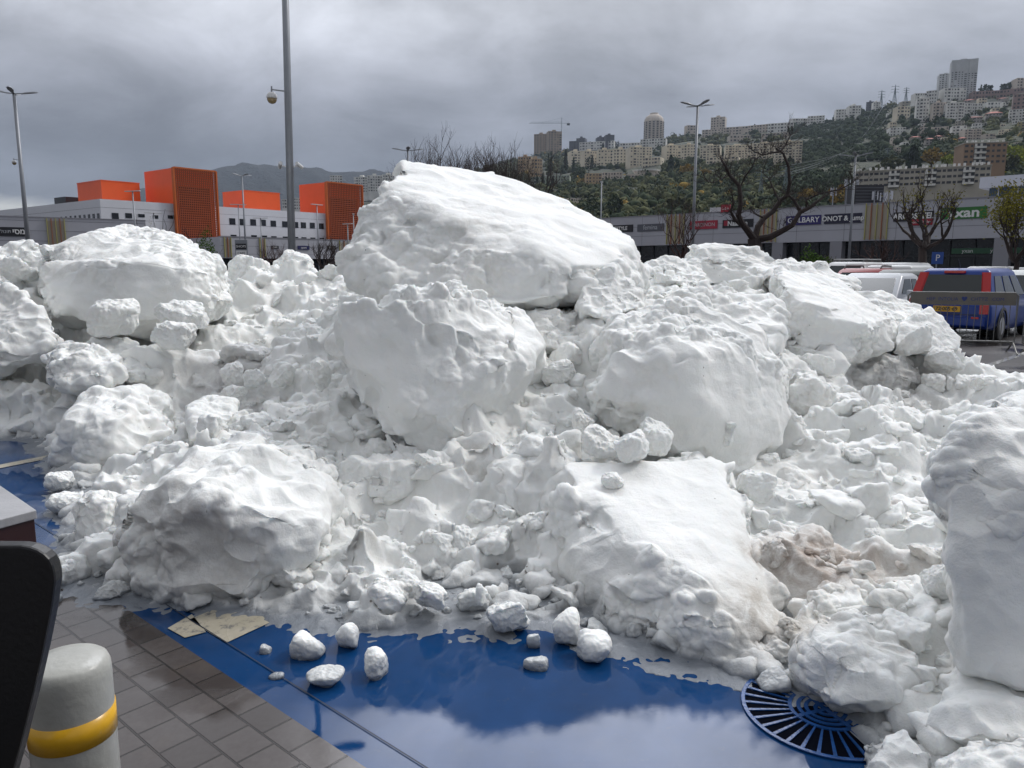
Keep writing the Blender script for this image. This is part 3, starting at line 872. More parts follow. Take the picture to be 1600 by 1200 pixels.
# ------------------------------------------------------------------ ground
def G(px, py): return at_z(px, py, 0)
bA, bB = G(270, 1000), G(570, 1200)      # border pavers / blue paint
bd = (bB - bA); bd.z = 0; bd.normalize()
bn = Vector((-bd.y, bd.x, 0))            # points to the blue side (away, right)
if bn.y < 0: bn = -bn
ang = math.atan2(bd.y, bd.x)
def wet_ground(name, colA, colB, rough_dry, wet_lo, wet_hi, bump=0.4, bs=60, extra=None, wscale=1.3):
    m = new_mat(name); t = NT(m); P = t.geo()
    t.b.inputs['IOR'].default_value = 1.33
    n = t.noise(P, 5, 6, 0.65)
    base = t.mix(t.rng(n, 0.3, 0.7), colA, colB)
    w = t.noise(P, wscale, 3, 0.5, 0.4)
    wet = t.rng(w, wet_lo, wet_hi)
    if extra: base = extra(t, P, base, wet)
    t.l(base, t.b.inputs['Base Color'])
    t.l(t.rng(wet, 0, 1, rough_dry, 0.012), t.b.inputs['Roughness'])
    h = t.noise(P, bs, 5, 0.6)
    x = t.n('ShaderNodeBump'); x.inputs['Distance'].default_value = 0.004
    t.l(h, x.inputs['Height']); t.l(t.rng(wet, 0, 1, bump, 0.004), x.inputs['Strength'])
    rip = t.bump(t.noise(P, 3.0, 2), 0.02, 0.02, x.outputs[0])
    t.l(rip, t.b.inputs['Normal'])
    return m
M_ASPH = wet_ground('wet_asphalt', (0.04, 0.037, 0.037), (0.065, 0.06, 0.06), 0.45, 0.44, 0.56, wscale=0.5)
def blue_extra(t, P, base, wet):
    d = t.noise(P, 16, 6, 0.7)
    base = t.mix(t.m('MULTIPLY', t.rng(d, 0.6, 0.75), 0.35), base, (0.055, 0.075, 0.11))
    big = t.noise(P, 1.1, 4, 0.6)
    return t.mix(t.m('MULTIPLY', t.rng(big, 0.5, 0.7), 0.4), base, (0.006, 0.024, 0.07))
M_BLUE = wet_ground('blue_paint', (0.003, 0.034, 0.112), (0.005, 0.044, 0.145), 0.22, 0.28, 0.40, bump=0.3, bs=120, extra=blue_extra)
def cream_extra(t, P, base, wet):
    d = t.noise(P, 22, 7, 0.75)
    v = t.rng(d, 0.52, 0.66)
    return t.mix(t.m('MULTIPLY', v, 0.8), base, (0.06, 0.07, 0.10))
M_CREAM = wet_ground('cream_paint', (0.36, 0.33, 0.25), (0.46, 0.42, 0.34), 0.4, 0.45, 0.6, extra=cream_extra)
gm = MB(); gm.add([(-4800, -40, 0), (4800, -40, 0), (4800, 4900, 0), (-4800, 4900, 0)], [(0, 1, 2, 3)])
g = gm.build('ground', M_ASPH); tag(g, kind='structure')
# blue bays
def quad_sheet(name, pts, z, mat, kind='structure'):
    m = MB(); m.add([(p[0], p[1], z) for p in pts], [tuple(range(len(pts)))])
    o = m.build(name, mat); tag(o, kind=kind); return o
b0 = bA - bd * 9; b1 = bA + bd * 9
quad_sheet('blue_parking_bay', [b0, b1, b1 + bn * 7.2, b0 + bn * 7.2], 0.004, M_BLUE)
# cream lines
def strip(px_pts, name='painted_line', z=0.008):
    quad_sheet(name, [G(*p) for p in px_pts], z, M_CREAM)
# direction of the wide cream line: away from the border
e0, e1 = G(362, 1003), G(437, 968)
ld = (e1 - e0); ld.z = 0; ld.normalize()
wl_ = bd * (-0.33)
p0 = e0 - ld * 0.05
a_ = bA - bd * 0.0
# near edge starts on the border
def border_hit(p, d):
    t = (bA - p).dot(bn) / d.dot(bn); return p + d * t
c0 = border_hit(e0, ld)
_j0, _j1 = G(330, 992), G(660, 1200); _jd = (_j1 - _j0).normalized(); _jn = Vector((-_jd.y, _jd.x, 0))
c0 = e0 + ld * ((_j0 - e0).dot(_jn) / ld.dot(_jn))
quad_sheet('painted_line', [G(262, 984), G(289, 999), G(322, 990), G(300, 962)], 0.008, M_CREAM)
quad_sheet('painted_line', [c0, c0 + ld * 6, c0 + ld * 6 + wl_, c0 + wl_], 0.008, M_CREAM)
for off in (-2.6, -5.2):
    q = G(0, 733) if off == -2.6 else G(30, 642)
    d2 = (G(75, 718) - G(0, 733)); d2.normalize()
    nn = Vector((-d2.y, d2.x, 0))
    quad_sheet('painted_line', [q - d2 * 3, q + d2 * 5, q + d2 * 5 + nn * 0.12, q - d2 * 3 + nn * 0.12], 0.008, M_CREAM)
# expansion joint
j0, j1 = G(330, 992), G(660, 1200)
jd = (j1 - j0).normalized(); jn = Vector((-jd.y, jd.x, 0))
quad_sheet('pavement_joint', [j0 - jd * 8, j1 + jd * 3, j1 + jd * 3 + jn * 0.005, j0 - jd * 8 + jn * 0.005], 0.0085, simple('joint_filler', (0.006, 0.014, 0.035), 0.7))
# pavers
def paver_mat():
    m = new_mat('brown_pavers'); t = NT(m); P = t.geo()
    t.b.inputs['IOR'].default_value = 1.45
    mp = t.n('ShaderNodeMapping'); t.l(P, mp.inputs[0])
    mp.inputs['Rotation'].default_value = (0, 0, -ang)
    mp.vector_type = 'POINT'
    br = t.n('ShaderNodeTexBrick'); t.l(mp.outputs[0], br.inputs['Vector'])
    br.inputs['Scale'].default_value = 1.0
    br.inputs['Brick Width'].default_value = 0.160; br.inputs['Row Height'].default_value = 0.142
    br.inputs['Mortar Size'].default_value = 0.0045; br.inputs['Mortar Smooth'].default_value = 0.3
    br.inputs['Color1'].default_value = (0.042, 0.036, 0.034, 1); br.inputs['Color2'].default_value = (0.085, 0.074, 0.070, 1)
    br.inputs['Mortar'].default_value = (0.02, 0.018, 0.016, 1)
    br.offset = 0.5
    n = t.noise(P, 30, 6, 0.7)
    c = t.mix(t.m('MULTIPLY', t.rng(n, 0.35, 0.7), 0.45), br.outputs[0], (0.04, 0.03, 0.028))
    sl = t.noise(P, 2.2, 4, 0.6)
    c = t.mix(t.m('MULTIPLY', t.rng(sl, 0.55, 0.75), 0.3), c, (0.13, 0.10, 0.07))
    t.l(c, t.b.inputs['Base Color'])
    w = t.noise(P, 2.6, 5, 0.55, 0.5)
    wet = t.rng(w, 0.42, 0.48)
    t.l(t.rng(wet, 0, 1, 0.13, 0.03), t.b.inputs['Roughness'])
    b1_ = t.n('ShaderNodeBump'); b1_.inputs['Strength'].default_value = 0.9; b1_.inputs['Distance'].default_value = 0.006; b1_.invert = True
    t.l(br.outputs['Fac'], b1_.inputs['Height'])
    b2 = t.n('ShaderNodeBump'); b2.inputs['Distance'].default_value = 0.004
    t.l(t.noise(P, 90, 5, 0.65), b2.inputs['Height']); t.l(t.rng(wet, 0, 1, 0.28, 0.04), b2.inputs['Strength']); t.l(b1_.outputs[0], b2.inputs['Normal'])
    t.l(b2.outputs[0], t.b.inputs['Normal'])
    return m
quad_sheet('pavement', [b0, b1, b1 - bn * 7, b0 - bn * 7], 0.0045, paver_mat())
print('paver angle', math.degrees(ang), bA, bB)
# ------------------------------------------------------------------ drain grate
gc = G(1290, 1112); gl = G(1166, 1096); gb = G(1319, 1178); gr_ = G(1378, 1157)
print('grate', (gl - gc).length, (gb - gc).length, (gr_ - gc).length)
RG = 0.295
M_GRATE = simple('blue_painted_iron', (0.012, 0.06, 0.2), 0.22, 0.0, 0.25, 30, 0.15, 80)
M_PIT_SHADE = simple('drain_pit_shade', (0.003, 0.004, 0.008), 0.95, spec=0.02)  # near-black colour of a flat disc, painted for the shade below the grate
gt = empty('drain_grate', (gc.x, gc.y, 0.0)); tag(gt, 'round blue painted iron grate with fan-shaped slots, half under the snow', 'drain grate')
m = MB(); m.prism([(RG * 0.97 * math.cos(a * math.pi / 24), RG * 0.97 * math.sin(a * math.pi / 24)) for a in range(48)], 0.0055, 0.0065); m.build('pit_shade_disc', M_PIT_SHADE, gt)
def ring(m, r0, r1, z0, z1, n=64):
    vs = []
    for r, z in ((r0, z0), (r0, z1), (r1, z1), (r1, z0)):
        for j in range(n):
            a = 2 * math.pi * j / n; vs.append((r * math.cos(a), r * math.sin(a), z))
    fs = []
    for q in range(4):
        for j in range(n):
            fs.append((q * n + j, q * n + (j + 1) % n, ((q + 1) % 4) * n + (j + 1) % n, ((q + 1) % 4) * n + j))
    m.add(vs, fs)
m = MB(); ring(m, RG * 0.95, RG * 1.0, 0.006, 0.012); m.build('outer_rim', M_GRATE, gt, bevel=0.002)
m = MB()
for r in (0.43, 0.33, 0.24, 0.13): ring(m, RG * (r - 0.035), RG * (r + 0.012), 0.007, 0.0115)
m.build('inner_rings', M_GRATE, gt)
m = MB()
for k in range(34):
    a = 2 * math.pi * k / 34
    Mx = Matrix.Rotation(a, 4, 'Z')
    m.add([Mx @ Vector(p) for p in [(RG * .42, -.003, .007), (RG * .97, -.0065, .007), (RG * .97, .0065, .007), (RG * .42, .003, .007), (RG * .42, -.003, 0.0112), (RG * .97, -.0065, 0.0112), (RG * .97, .0065, 0.0112), (RG * .42, .003, .0112)]],
          [(0, 3, 2, 1), (4, 5, 6, 7), (0, 1, 5, 4), (1, 2, 6, 5), (2, 3, 7, 6), (3, 0, 4, 7)])
m.build('spokes', M_GRATE, gt)
m = MB()
for a in (0.35, 0.35 + math.pi / 2):
    Mx = Matrix.Rotation(a, 4, 'Z'); m.box(-RG * .44, RG * .44, -.008, .008, 0.0075, .0118 + a * 0.0003, Mx)
m.build('cross_bar', M_GRATE, gt)
# ------------------------------------------------------------------ bollard
bp = at(104, 1030, 1.42)
bo = empty('bollard', (bp.x, bp.y, 0)); tag(bo, 'grey round bollard with a yellow reflective band on the brown pavers', 'bollard')
M_BOL = simple('grey_bollard_paint', (0.37, 0.37, 0.34), 0.33, 0, 0.12, 11, 0.15, 60)
M_YEL = simple('yellow_tape', (0.66, 0.36, 0.012), 0.28, 0, 0.15, 14)
rb = 0.078; hb = bp.z + 0.0
print('bollard h', hb)
m = MB(); m.lathe([(rb, 0), (rb, hb - 0.035), (rb * .985, hb - .018), (rb * .93, hb - .006), (rb * .84, hb), (rb * .5, hb + .003), (0.002, hb + .004)], 48); m.build('post', M_BOL, bo, smooth=True)
m = MB(); m.lathe([(rb + .0015, hb - .16), (rb + .0015, hb - .105)], 48); m.build('reflective_band', M_YEL, bo, smooth=True)
# ------------------------------------------------------------------ planter wall and black panel
M_CAP = simple('grey_stone', (0.34, 0.34, 0.35), 0.5, 0, 0.12, 8, 0.2, 60)
M_MAR = simple('dark_red_cladding', (0.035, 0.012, 0.011), 0.4, 0, 0.2, 6)
pc = at(56, 797, 2.15)
pl = empty('planter', (pc.x, pc.y, 0)); tag(pl, 'dark red planter block with a grey stone cap at the left edge', 'planter')
zt = pc.z
cC = at_z(57, 797, zt); cB = at_z(0, 758, zt); cF = at_z(0, 812, zt)
cB = cC + (cB - cC).normalized() * 0.9; cF = cC + (cF - cC).normalized() * 0.8
cD = cF + (cB - cC)
cap = [(p - pl.location) for p in (cC, cB, cD, cF)]
def inset(poly, k):
    c = sum((Vector((p.x, p.y)) for p in poly), Vector((0, 0))) / len(poly)
    return [c + (Vector((p.x, p.y)) - c) * k for p in poly]
m = MB(); m.prism([(p.x, p.y) for p in cap], zt - 0.026, zt); m.build('stone_cap', M_CAP, pl, bevel=0.003)
m = MB(); m.prism(inset(cap, 0.985), zt - 0.115, zt - 0.0265); m.build('body', M_MAR, pl, bevel=0.003)
m = MB(); m.prism(inset(cap, 0.62), 0.0, zt - 0.1155); m.build('foot', M_MAR, pl, bevel=0.003)
M_BLK = simple('black_plastic', (0.006, 0.006, 0.007), 0.42, 0, 0, 3, 0.1, 90)
P0 = at(84, 905, 1.12)
bk = empty('chair', (P0.x - 0.2, P0.y, 0)); tag(bk, 'black chair with a tall rounded backrest, cut off by the left edge', 'chair')
Yb = 1.12
def bl(px, py): 
    q = at(px, py, Yb); return (q.x - bk.location.x, q.z)
outl = [bl(*p) for p in [(-120, 852), (30, 853), (46, 855.5), (58, 860), (68, 866), (76, 874), (81, 884), (84, 896), (85, 910), (80, 950), (66, 1020), (50, 1090), (30, 1170), (10, 1240), (-120, 1260)]]
m = MB(); Mx = Matrix(((1, 0, 0, 0), (0, 0, -1, 0.012), (0, 1, 0, 0), (0, 0, 0, 1)))
m.prism(outl, -0.012, 0.012, Mx); m.build('backrest', M_BLK, bk, bevel=0.004)
zb = min(p[1] for p in outl); 
m = MB(); m.box(-0.42, -0.02, -0.42, -0.02, zb - 0.04, zb); m.build('seat', M_BLK, bk, bevel=0.01)
for sx in (-0.40, -0.06):
    for sy in (-0.40, -0.05):
        m = MB(); m.tube([(sx, sy, 0), (sx, sy, zb - 0.041)], 0.014, 10); m.build('leg', M_BLK, bk)
# ================================================================== BACKGROUND
def text_mesh(txt, size, mat, parent, M, name='lettering', ext=0.004, bold=0.0, sx=1.0, align='CENTER'):
    c = bpy.data.curves.new('t', 'FONT'); c.body = txt; c.size = size; c.extrude = ext; c.offset = bold
    c.align_x = align; c.align_y = 'CENTER'; c.resolution_u = 3
    o = bpy.data.objects.new('t', c); col.objects.link(o)
    dg = bpy.context.evaluated_depsgraph_get()
    me = bpy.data.meshes.new_from_object(o.evaluated_get(dg))
    bpy.data.objects.remove(o); bpy.data.curves.remove(c)
    me.name = name
    me.transform(M @ Matrix.Diagonal((sx, 1, 1, 1)))
    me.materials.clear(); me.materials.append(mat)
    o = bpy.data.objects.new(name, me)
    return link(o, parent)
M_W = simple('white_lettering', (0.75, 0.75, 0.75), 0.5)
M_BLACKS = simple('black_sign', (0.008, 0.008, 0.012), 0.35)
M_CLAD = simple('grey_metal_cladding', (0.42, 0.425, 0.47), 0.42, 0.0, 0.05, 0.3)
M_CLADL = simple('light_grey_cladding', (0.45, 0.46, 0.50), 0.5, 0.0, 0.05, 0.3)
M_SEAM = simple('cladding_joint', (0.07, 0.07, 0.085), 0.6)
M_DGLASS = simple('dark_shop_glass', (0.012, 0.014, 0.018), 0.12, 0, 0.4, 0.5)
M_DARK = simple('dark_metal', (0.015, 0.016, 0.02), 0.5)
M_COLUMN = simple('grey_column', (0.26, 0.26, 0.29), 0.6)
M_YST = simple('yellow_stripe', (0.40, 0.38, 0.14), 0.5)
M_OST = simple('orange_stripe', (0.32, 0.13, 0.07), 0.5)
M_BST = simple('beige_stripe', (0.38, 0.34, 0.28), 0.5)
M_GAL = simple('galvanised_steel', (0.25, 0.265, 0.29), 0.45, 0.3, 0.08, 2)

class Facade:
    """local frame on a vertical facade: s along it, h up, o outwards (towards the camera)"""
    def __init__(self, P, d, root):
        self.P = Vector((P[0], P[1], 0)); self.d = Vector((d[0], d[1], 0)).normalized()
        self.n = Vector((self.d.y, -self.d.x, 0))
        if self.n.dot(self.P) > 0: self.n = -self.n
        self.root = root
    def sh(self, px, py):
        q = on_plane(px, py, self.P, self.n)
        return (q - self.P).dot(self.d), q.z
    def s(self, px): return self.sh(px, 414)[0]
    def M(self, s, h, o):
        """matrix for text/boxes: x along facade, y up, z outwards"""
        p = self.P + self.d * s + self.n * o; p.z = h
        z = self.n; x = self.d if self.d.cross(Vector((0, 0, 1))).dot(self.n) > 0 else -self.d
        # x must run left to right seen from outside
        x = Vector((0, 0, 1)).cross(self.n)
        m = Matrix.Identity(4)
        for i, a in enumerate((x, Vector((0, 0, 1)), z)):
            for j in range(3): m[j][i] = a[j]
        for j in range(3): m[j][3] = p[j]
        return Matrix.Translation(-self.root.location) @ m
    def box(self, mb, s0, s1, h0, h1, o0, o1):
        ps = []
        for h in (h0, h1):
            for (s, o) in ((s0, o0), (s1, o0), (s1, o1), (s0, o1)):
                p = self.P + self.d * s + self.n * o; p.z = h; ps.append(p - self.root.location)
        mb.add(ps, [(0, 3, 2, 1), (4, 5, 6, 7), (0, 1, 5, 4), (1, 2, 6, 5), (2, 3, 7, 6), (3, 0, 4, 7)])
def fbox(fc, name, mat, *a, parent=None):
    m = MB(); fc.box(m, *a); return m.build(name, mat, parent or fc.root)

# ---- shopping centre on the right
A0 = at(960, 414, 124); A1 = at(1540, 414, 86.5)
mall = empty('shopping_centre', ((A0.x + A1.x) / 2, (A0.y + A1.y) / 2, 0))
tag(mall, 'long grey shopping centre with shop signs above a dark glass ground floor', 'shopping centre')
fc = Facade(A0, A1 - A0, mall)
sE = fc.s(1700); sS = fc.s(930)
def facade_h(px, py):
    return on_plane(px, py, fc.P, fc.n).z
Hb = (facade_h(1000, 385) + facade_h(1520, 371)) / 2; Ht = (facade_h(1000, 339) + facade_h(1520, 310)) / 2
print('mall heights', facade_h(1000, 385), facade_h(1520, 371), facade_h(1000, 339), facade_h(1520, 310))
fbox(fc, 'wall', M_CLAD, sS, sE, Hb, Ht, 0, -30)
fbox(fc, 'glazed_ground_floor', M_DGLASS, sS, sE, 0, Hb, -1.5, -29)
m = MB()
for h in (Hb + 1.4, Hb + 2.8): fc.box(m, sS, sE, h, h + 0.035, -0.02, 0.012)
s = sS + 3
while s < sE:
    fc.box(m, s, s + 0.035, Hb + 0.05, Ht - 0.05, -0.02, 0.010); s += 6.2
m.build('cladding_joints', M_SEAM, mall)
fbox(fc, 'coping', M_COLUMN, sS, sE, Ht, Ht + 0.14, 0.06, -0.4)
m = MB(); s = sS
while s < sE:
    fc.box(m, s, s + 0.12, 0, Hb - .01, -1.45, -1.3); s += 2.6
fc.box(m, sS, sE, 2.55, 2.75, -1.46, -1.28)
m.build('window_mullions', M_DARK, mall)
for px in (1213, 1304, 1562):
    s = fc.s(px); fbox(fc, 'column', M_COLUMN, s - 0.75, s + 0.75, 0, Hb - 0.01, -1.2, 0.0)
def stripes(fc, px0, px1, h0, h1, n=5):
    s0, s1 = fc.s(px0), fc.s(px1)
    m = MB(); fc.box(m, s0, s1, h0 + .1, h1 - .1, 0, 0.03); root = m.build('striped_panel', M_BST, fc.root)
    for k, mt in enumerate([M_YST, M_OST, M_YST, M_OST, M_YST][:n]):
        s = s0 + (s1 - s0) * k / (n - 1)
        m = MB(); fc.box(m, s - 0.045, s + 0.045, h0, h1 + 0.15, 0.02, 0.22); m.build('fin', mt, root)
for a, b in ((1041, 1067), (1185, 1210), (1348, 1382)):
    stripes(fc, a, b, Hb + .1, Ht - 0.05)
def sign(fc, px0, px1, py0, py1, bgcol, txt, tcol=M_W, size=0.6, name='shop_sign', depth=0.12, bold=0.0, sx=1.0, label=None):
    s0, s1 = fc.s(px0), fc.s(px1)
    pm = (px0 + px1) / 2
    h1 = fc.sh(pm, py0)[1]; h0 = fc.sh(pm, py1)[1]
    mt = bgcol if not isinstance(bgcol, tuple) else simple('sign_panel', bgcol, 0.4)
    m = MB(); fc.box(m, s0, s1, h0, h1, 0.02, depth); o = m.build(name, mt, fc.root)
    if label: o['label'] = label
    if txt:
        text_mesh(txt, (h1 - h0) * size, tcol, o, fc.M((s0 + s1) / 2, (h0 + h1) / 2, depth + 0.01), sx=sx, bold=bold)
    return o
M_GREYT = simple('grey_lettering', (0.45, 0.47, 0.5), 0.5)
sign(fc, 938, 988, 352, 363, M_BLACKS, 'HOMESTYLE', size=0.72, bold=0.02)
sign(fc, 995, 1036, 350, 361, (0.09, 0.095, 0.115), 'femina', M_GREYT, 0.95)
sign(fc, 1076, 1119, 345, 358, (0.36, 0.02, 0.045), 'VARDINON', M_GREYT, 0.62)
so = sign(fc, 1127, 1174, 343, 355.5, M_BLACKS, 'Naaman', size=0.85, bold=0.02)
s0 = fc.s(1129); s1 = fc.s(1135)
fbox(fc, 'red_square', simple('red_logo', (0.3, 0.01, 0.03), .4), s0, s1, fc.sh(1132, 353)[1], fc.sh(1132, 345)[1], 0.12, 0.135, parent=so).parent = so
sign(fc, 1225, 1279, 337, 351.5, (0.025, 0.018, 0.13), 'GOLBARY', size=0.80, bold=0.015)
sign(fc, 1284, 1342, 334, 349, (0.012, 0.011, 0.035), 'ONOT & Jump', size=0.72, bold=0.02)
sign(fc, 1391, 1453, 331, 345.5, M_BLACKS, 'ARCOSTEEL', size=0.85, bold=0.03, sx=0.92)
sign(fc, 1415, 1452, 342.5, 352, (0.30, 0.01, 0.025), 'Home Outlet', size=0.6, depth=0.16)
sign(fc, 1464, 1535, 324, 342, (0.03, 0.16, 0.03), 'yxan', size=1.15, bold=0.04, depth=0.1, sx=1.2)
sign(fc, 1487, 1560, 393, 402, (0.02, 0.09, 0.035), 'yxan          yxan', size=0.6, depth=-1.2) if False else None
gb_ = simple('green_shop_band', (0.015, 0.085, 0.035), 0.4)
m = MB(); fc.box(m, fc.s(1480), fc.s(1660), 2.9, 3.5, -1.25, -1.1); gband = m.build('green_band', gb_, mall)
text_mesh('yxan', 0.62, M_W, gband, fc.M(fc.s(1505), 3.2, -1.08)); text_mesh('yxan', 0.62, M_W, gband, fc.M(fc.s(1550), 3.2, -1.08))
# red rooftop sign, rooftop letters and roof units
rs_ = sign(fc, 1124, 1138, 320, 332, (0.36, 0.02, 0.035), 'LaLin', size=0.5, name='rooftop_sign', depth=0.2)
m = MB(); fc.box(m, fc.s(1100), fc.s(1124), Ht + .15, Ht + .8, -1, -3); m.build('roof_unit', simple('white_unit', (0.5, 0.5, 0.52), 0.5), mall)
# raised block at the far right
Bx = empty('upper_shop_block', tuple(at(1560, 414, 92)[:2]) + (0,)); tag(Bx, 'plain grey upper building block with a window band behind the right end of the mall', 'building')
fb = Facade(at(1519, 414, 104), (A1 - A0), Bx)
q0, q1 = fb.s(1519), fb.s(1700)
_hw = fb.sh(1519, 295)[1]
fbox(fb, 'wall', M_CLADL, q0, q1, _hw, 12.4 if False else fb.sh(1519, 278)[1], 0, -20)
fbox(fb, 'window_band', simple('blue_grey_glass', (0.05, 0.075, 0.10), 0.15), q0 + 1, q1, _hw - 1.6, _hw - .01, -0.8, -19)
fbox(fb, 'base_wall', M_CLADL, q0 + 0.9, q1, 0, _hw - 1.61, -0.5, -19)
m = MB(); s = q0 + 2
while s < q1: fb.box(m, s, s + .15, _hw - 1.59, _hw - .02, -0.79, -0.7); s += 2.2
m.build('mullions', M_CLAD, Bx)

# rooftop antennas
def antenna(px, py_top, Y, kind=0):
    b = at(px, 414, Y); top = at(px, py_top, Y)
    b = fc.P + fc.d * fc.s(px) - fc.n * 3; top = at(px, py_top, b.y)
    r = empty('antenna_mast', (b.x, b.y, Ht)); h = max(1.2, top.z - Ht)
    m = MB(); m.tube([(0, 0, 0), (0, 0, h)], 0.07, 6); m.build('mast', M_GAL, r)
    for k in range(3):
        a = k * 2.1 + px
        m = MB(); Mx = Matrix.Translation((0.35 * math.cos(a), 0.35 * math.sin(a), h - 0.7)) @ Matrix.Rotation(a, 4, 'Z')
        m.box(-.05, .05, -.08, .08, -0.4, 0.6, Mx); m.box(-.3, -.05, -.02, .02, .1, .14, Mx); m.build('panel_antenna', M_CLADL, r)
    return r
for i, (px, py) in enumerate(((1279, 292), (1300, 279), (1314, 280), (1344, 298), (1358, 300), (1368, 297))):
    a = antenna(px, py, 88); tag(a, ['short antenna mast on the mall roof, leftmost', 'tall antenna mast on the mall roof, first of a pair', 'tall antenna mast on the mall roof, second of a pair', 'antenna mast on the mall roof right of the tall pair', 'thin antenna mast on the mall roof above the striped panel', 'rightmost antenna mast on the mall roof'][i], 'antenna', 'rooftop antenna masts')
eqp = fc.P + fc.d * fc.s(1322) - fc.n * 4; e = empty('roof_plant_room', (eqp.x, eqp.y, Ht)); tag(e, 'dark equipment room with louvres on the mall roof', 'roof cabin')
m = MB(); m.box(-1.8, 1.8, -1.5, 1.5, 0, 2.6); m.build('wall', M_DARK, e)
m = MB()
for k in range(6): m.box(-1.7, 1.7, -1.56, -1.505, .3 + k * .38, .42 + k * .38)
m.build('louvres', M_SEAM, e)

# ---- white and orange building on the left
O0 = Vector((-57.6, 110.0, 0)); ud = Vector((24.4, 31.0, 0)).normalized(); vd = Vector((-ud.y, ud.x, 0))
ob = empty('office_building', (O0.x, O0.y, 0)); tag(ob, 'long pale grey flat-roofed building with rows of small square windows', 'building')
ff = Facade(O0, ud, ob)
Lf = ff.s(575) ; hR = 10.75
M_PALE = simple('pale_grey_panels', (0.60, 0.61, 0.65), 0.55, 0, 0.05, 0.2)
M_ORL = simple('orange_cladding', (0.78, 0.105, 0.02), 0.45, 0, 0.06, 0.3)
M_WIN = simple('dark_window', (0.012, 0.014, 0.02), 0.15)
def obox(mb, s0, s1, t0, t1, z0, z1):
    ps = []
    for z in (z0, z1):
        for s, t in ((s0, t0), (s1, t0), (s1, t1), (s0, t1)):
            p = ud * s + vd * t; ps.append((p.x, p.y, z))
    mb.add(ps, [(0, 3, 2, 1), (4, 5, 6, 7), (0, 1, 5, 4), (1, 2, 6, 5), (2, 3, 7, 6), (3, 0, 4, 7)])
m = MB(); obox(m, 0, Lf, 0, 40, 0, hR); m.build('wall', M_PALE, ob)
m = MB()
for z in (2.6, 4.4, 6.2, 8.0, 9.6): obox(m, -0.012, Lf, -0.012, 40, z, z + 0.03)
m.build('cladding_joints', M_SEAM, ob)
winm = MB(); winm.box(-.5, .5, -.5, .5, -.5, .5); WIN = winm.mesh('window', M_WIN)
def winobj(parent, M, name='window'):
    o = bpy.data.objects.new(name, WIN); o.matrix_local = M; link(o, parent); o.matrix_local = M; return o
def win_on(fc, px, py, w, h, o=0.0, d=0.1):
    s, z = fc.sh(px, py)
    return winobj(fc.root, fc.M(s, z, o) @ Matrix.Diagonal((w, h, d, 1)))
for px in (180, 201, 221): win_on(ff, px, {180: 337.5, 201: 337, 221: 337}[px], 0.95, 0.85 if px == 180 else 0.7 if px == 201 else 0.45)
for px in (243, 266, 275): win_on(ff, px, 339, 0.8, 0.5)
for px, py in ((363, 346), (378.5, 347), (395.5, 347.5), (411, 348), (427, 349.5), (445, 350.5), (462, 351.5), (474, 352), (488, 352.5), (502, 353.5), (515, 354)):
    win_on(ff, px, py, 1.05, 1.0)
for px, py in ((365, 371), (397, 371.5), (413, 372), (428, 373), (446, 373.5), (462, 374), (475, 374.5), (489, 375), (503, 375.5), (515, 376)):
    win_on(ff, px, py, 1.05, 0.85)
# left face, small slot windows
fl = Facade(O0, vd, ob)
for k in range(11): win_on(fl, 82 + k * 7.2, 344 - k * 0.35, 0.42 + 0.03 * k, 0.75 + .05 * k)
m = MB(); obox(m, 2, 5, 16, 20, hR + .01, hR + 1.3); m.build('roof_unit', M_DARK, ob)
# orange volumes on and beside the roof, each one a block of its own
def orange(name, px_l, px_c, px_r, py_c, tc, z0, label, screen_to=None):
    sC = ff.s(px_c); sR = ff.s(px_r)
    r = empty(name, tuple(O0 + ud * sC + vd * tc)); tag(r, label, 'building', 'orange blocks of the office building')
    base = O0 + ud * sC + vd * tc
    # solve corners seen at px_l, px_r from the block's own corner
    def solve(px, d):
        k = (px - 800) / 1200.0 / (_cp + _sp * (-(414 - 600)) / 1200.0)
        return (k * base.y - base.x) / (d.x - k * d.y)
    w = solve(px_r, ud); dp = solve(px_l, vd)
    top = at(px_c, py_c, base.y).z
    def ob2(mb, s0, s1, t0, t1, za, zb):
        ps = []
        for z in (za, zb):
            for s, t in ((s0, t0), (s1, t0), (s1, t1), (s0, t1)):
                p = ud * s + vd * t; ps.append((p.x, p.y, z))
        mb.add(ps, [(0, 3, 2, 1), (4, 5, 6, 7), (0, 1, 5, 4), (1, 2, 6, 5), (2, 3, 7, 6), (3, 0, 4, 7)])
    return r, w, dp, top, ob2
def corner_base(px, t):
    """s so that the point O0+ud*s+vd*t is seen in column px"""
    k = (px - 800) / 1200.0 / (_cp + _sp * (-(414 - 600)) / 1200.0)
    p = O0 + vd * t
    return (k * p.y - p.x) / (ud.x - k * ud.y)
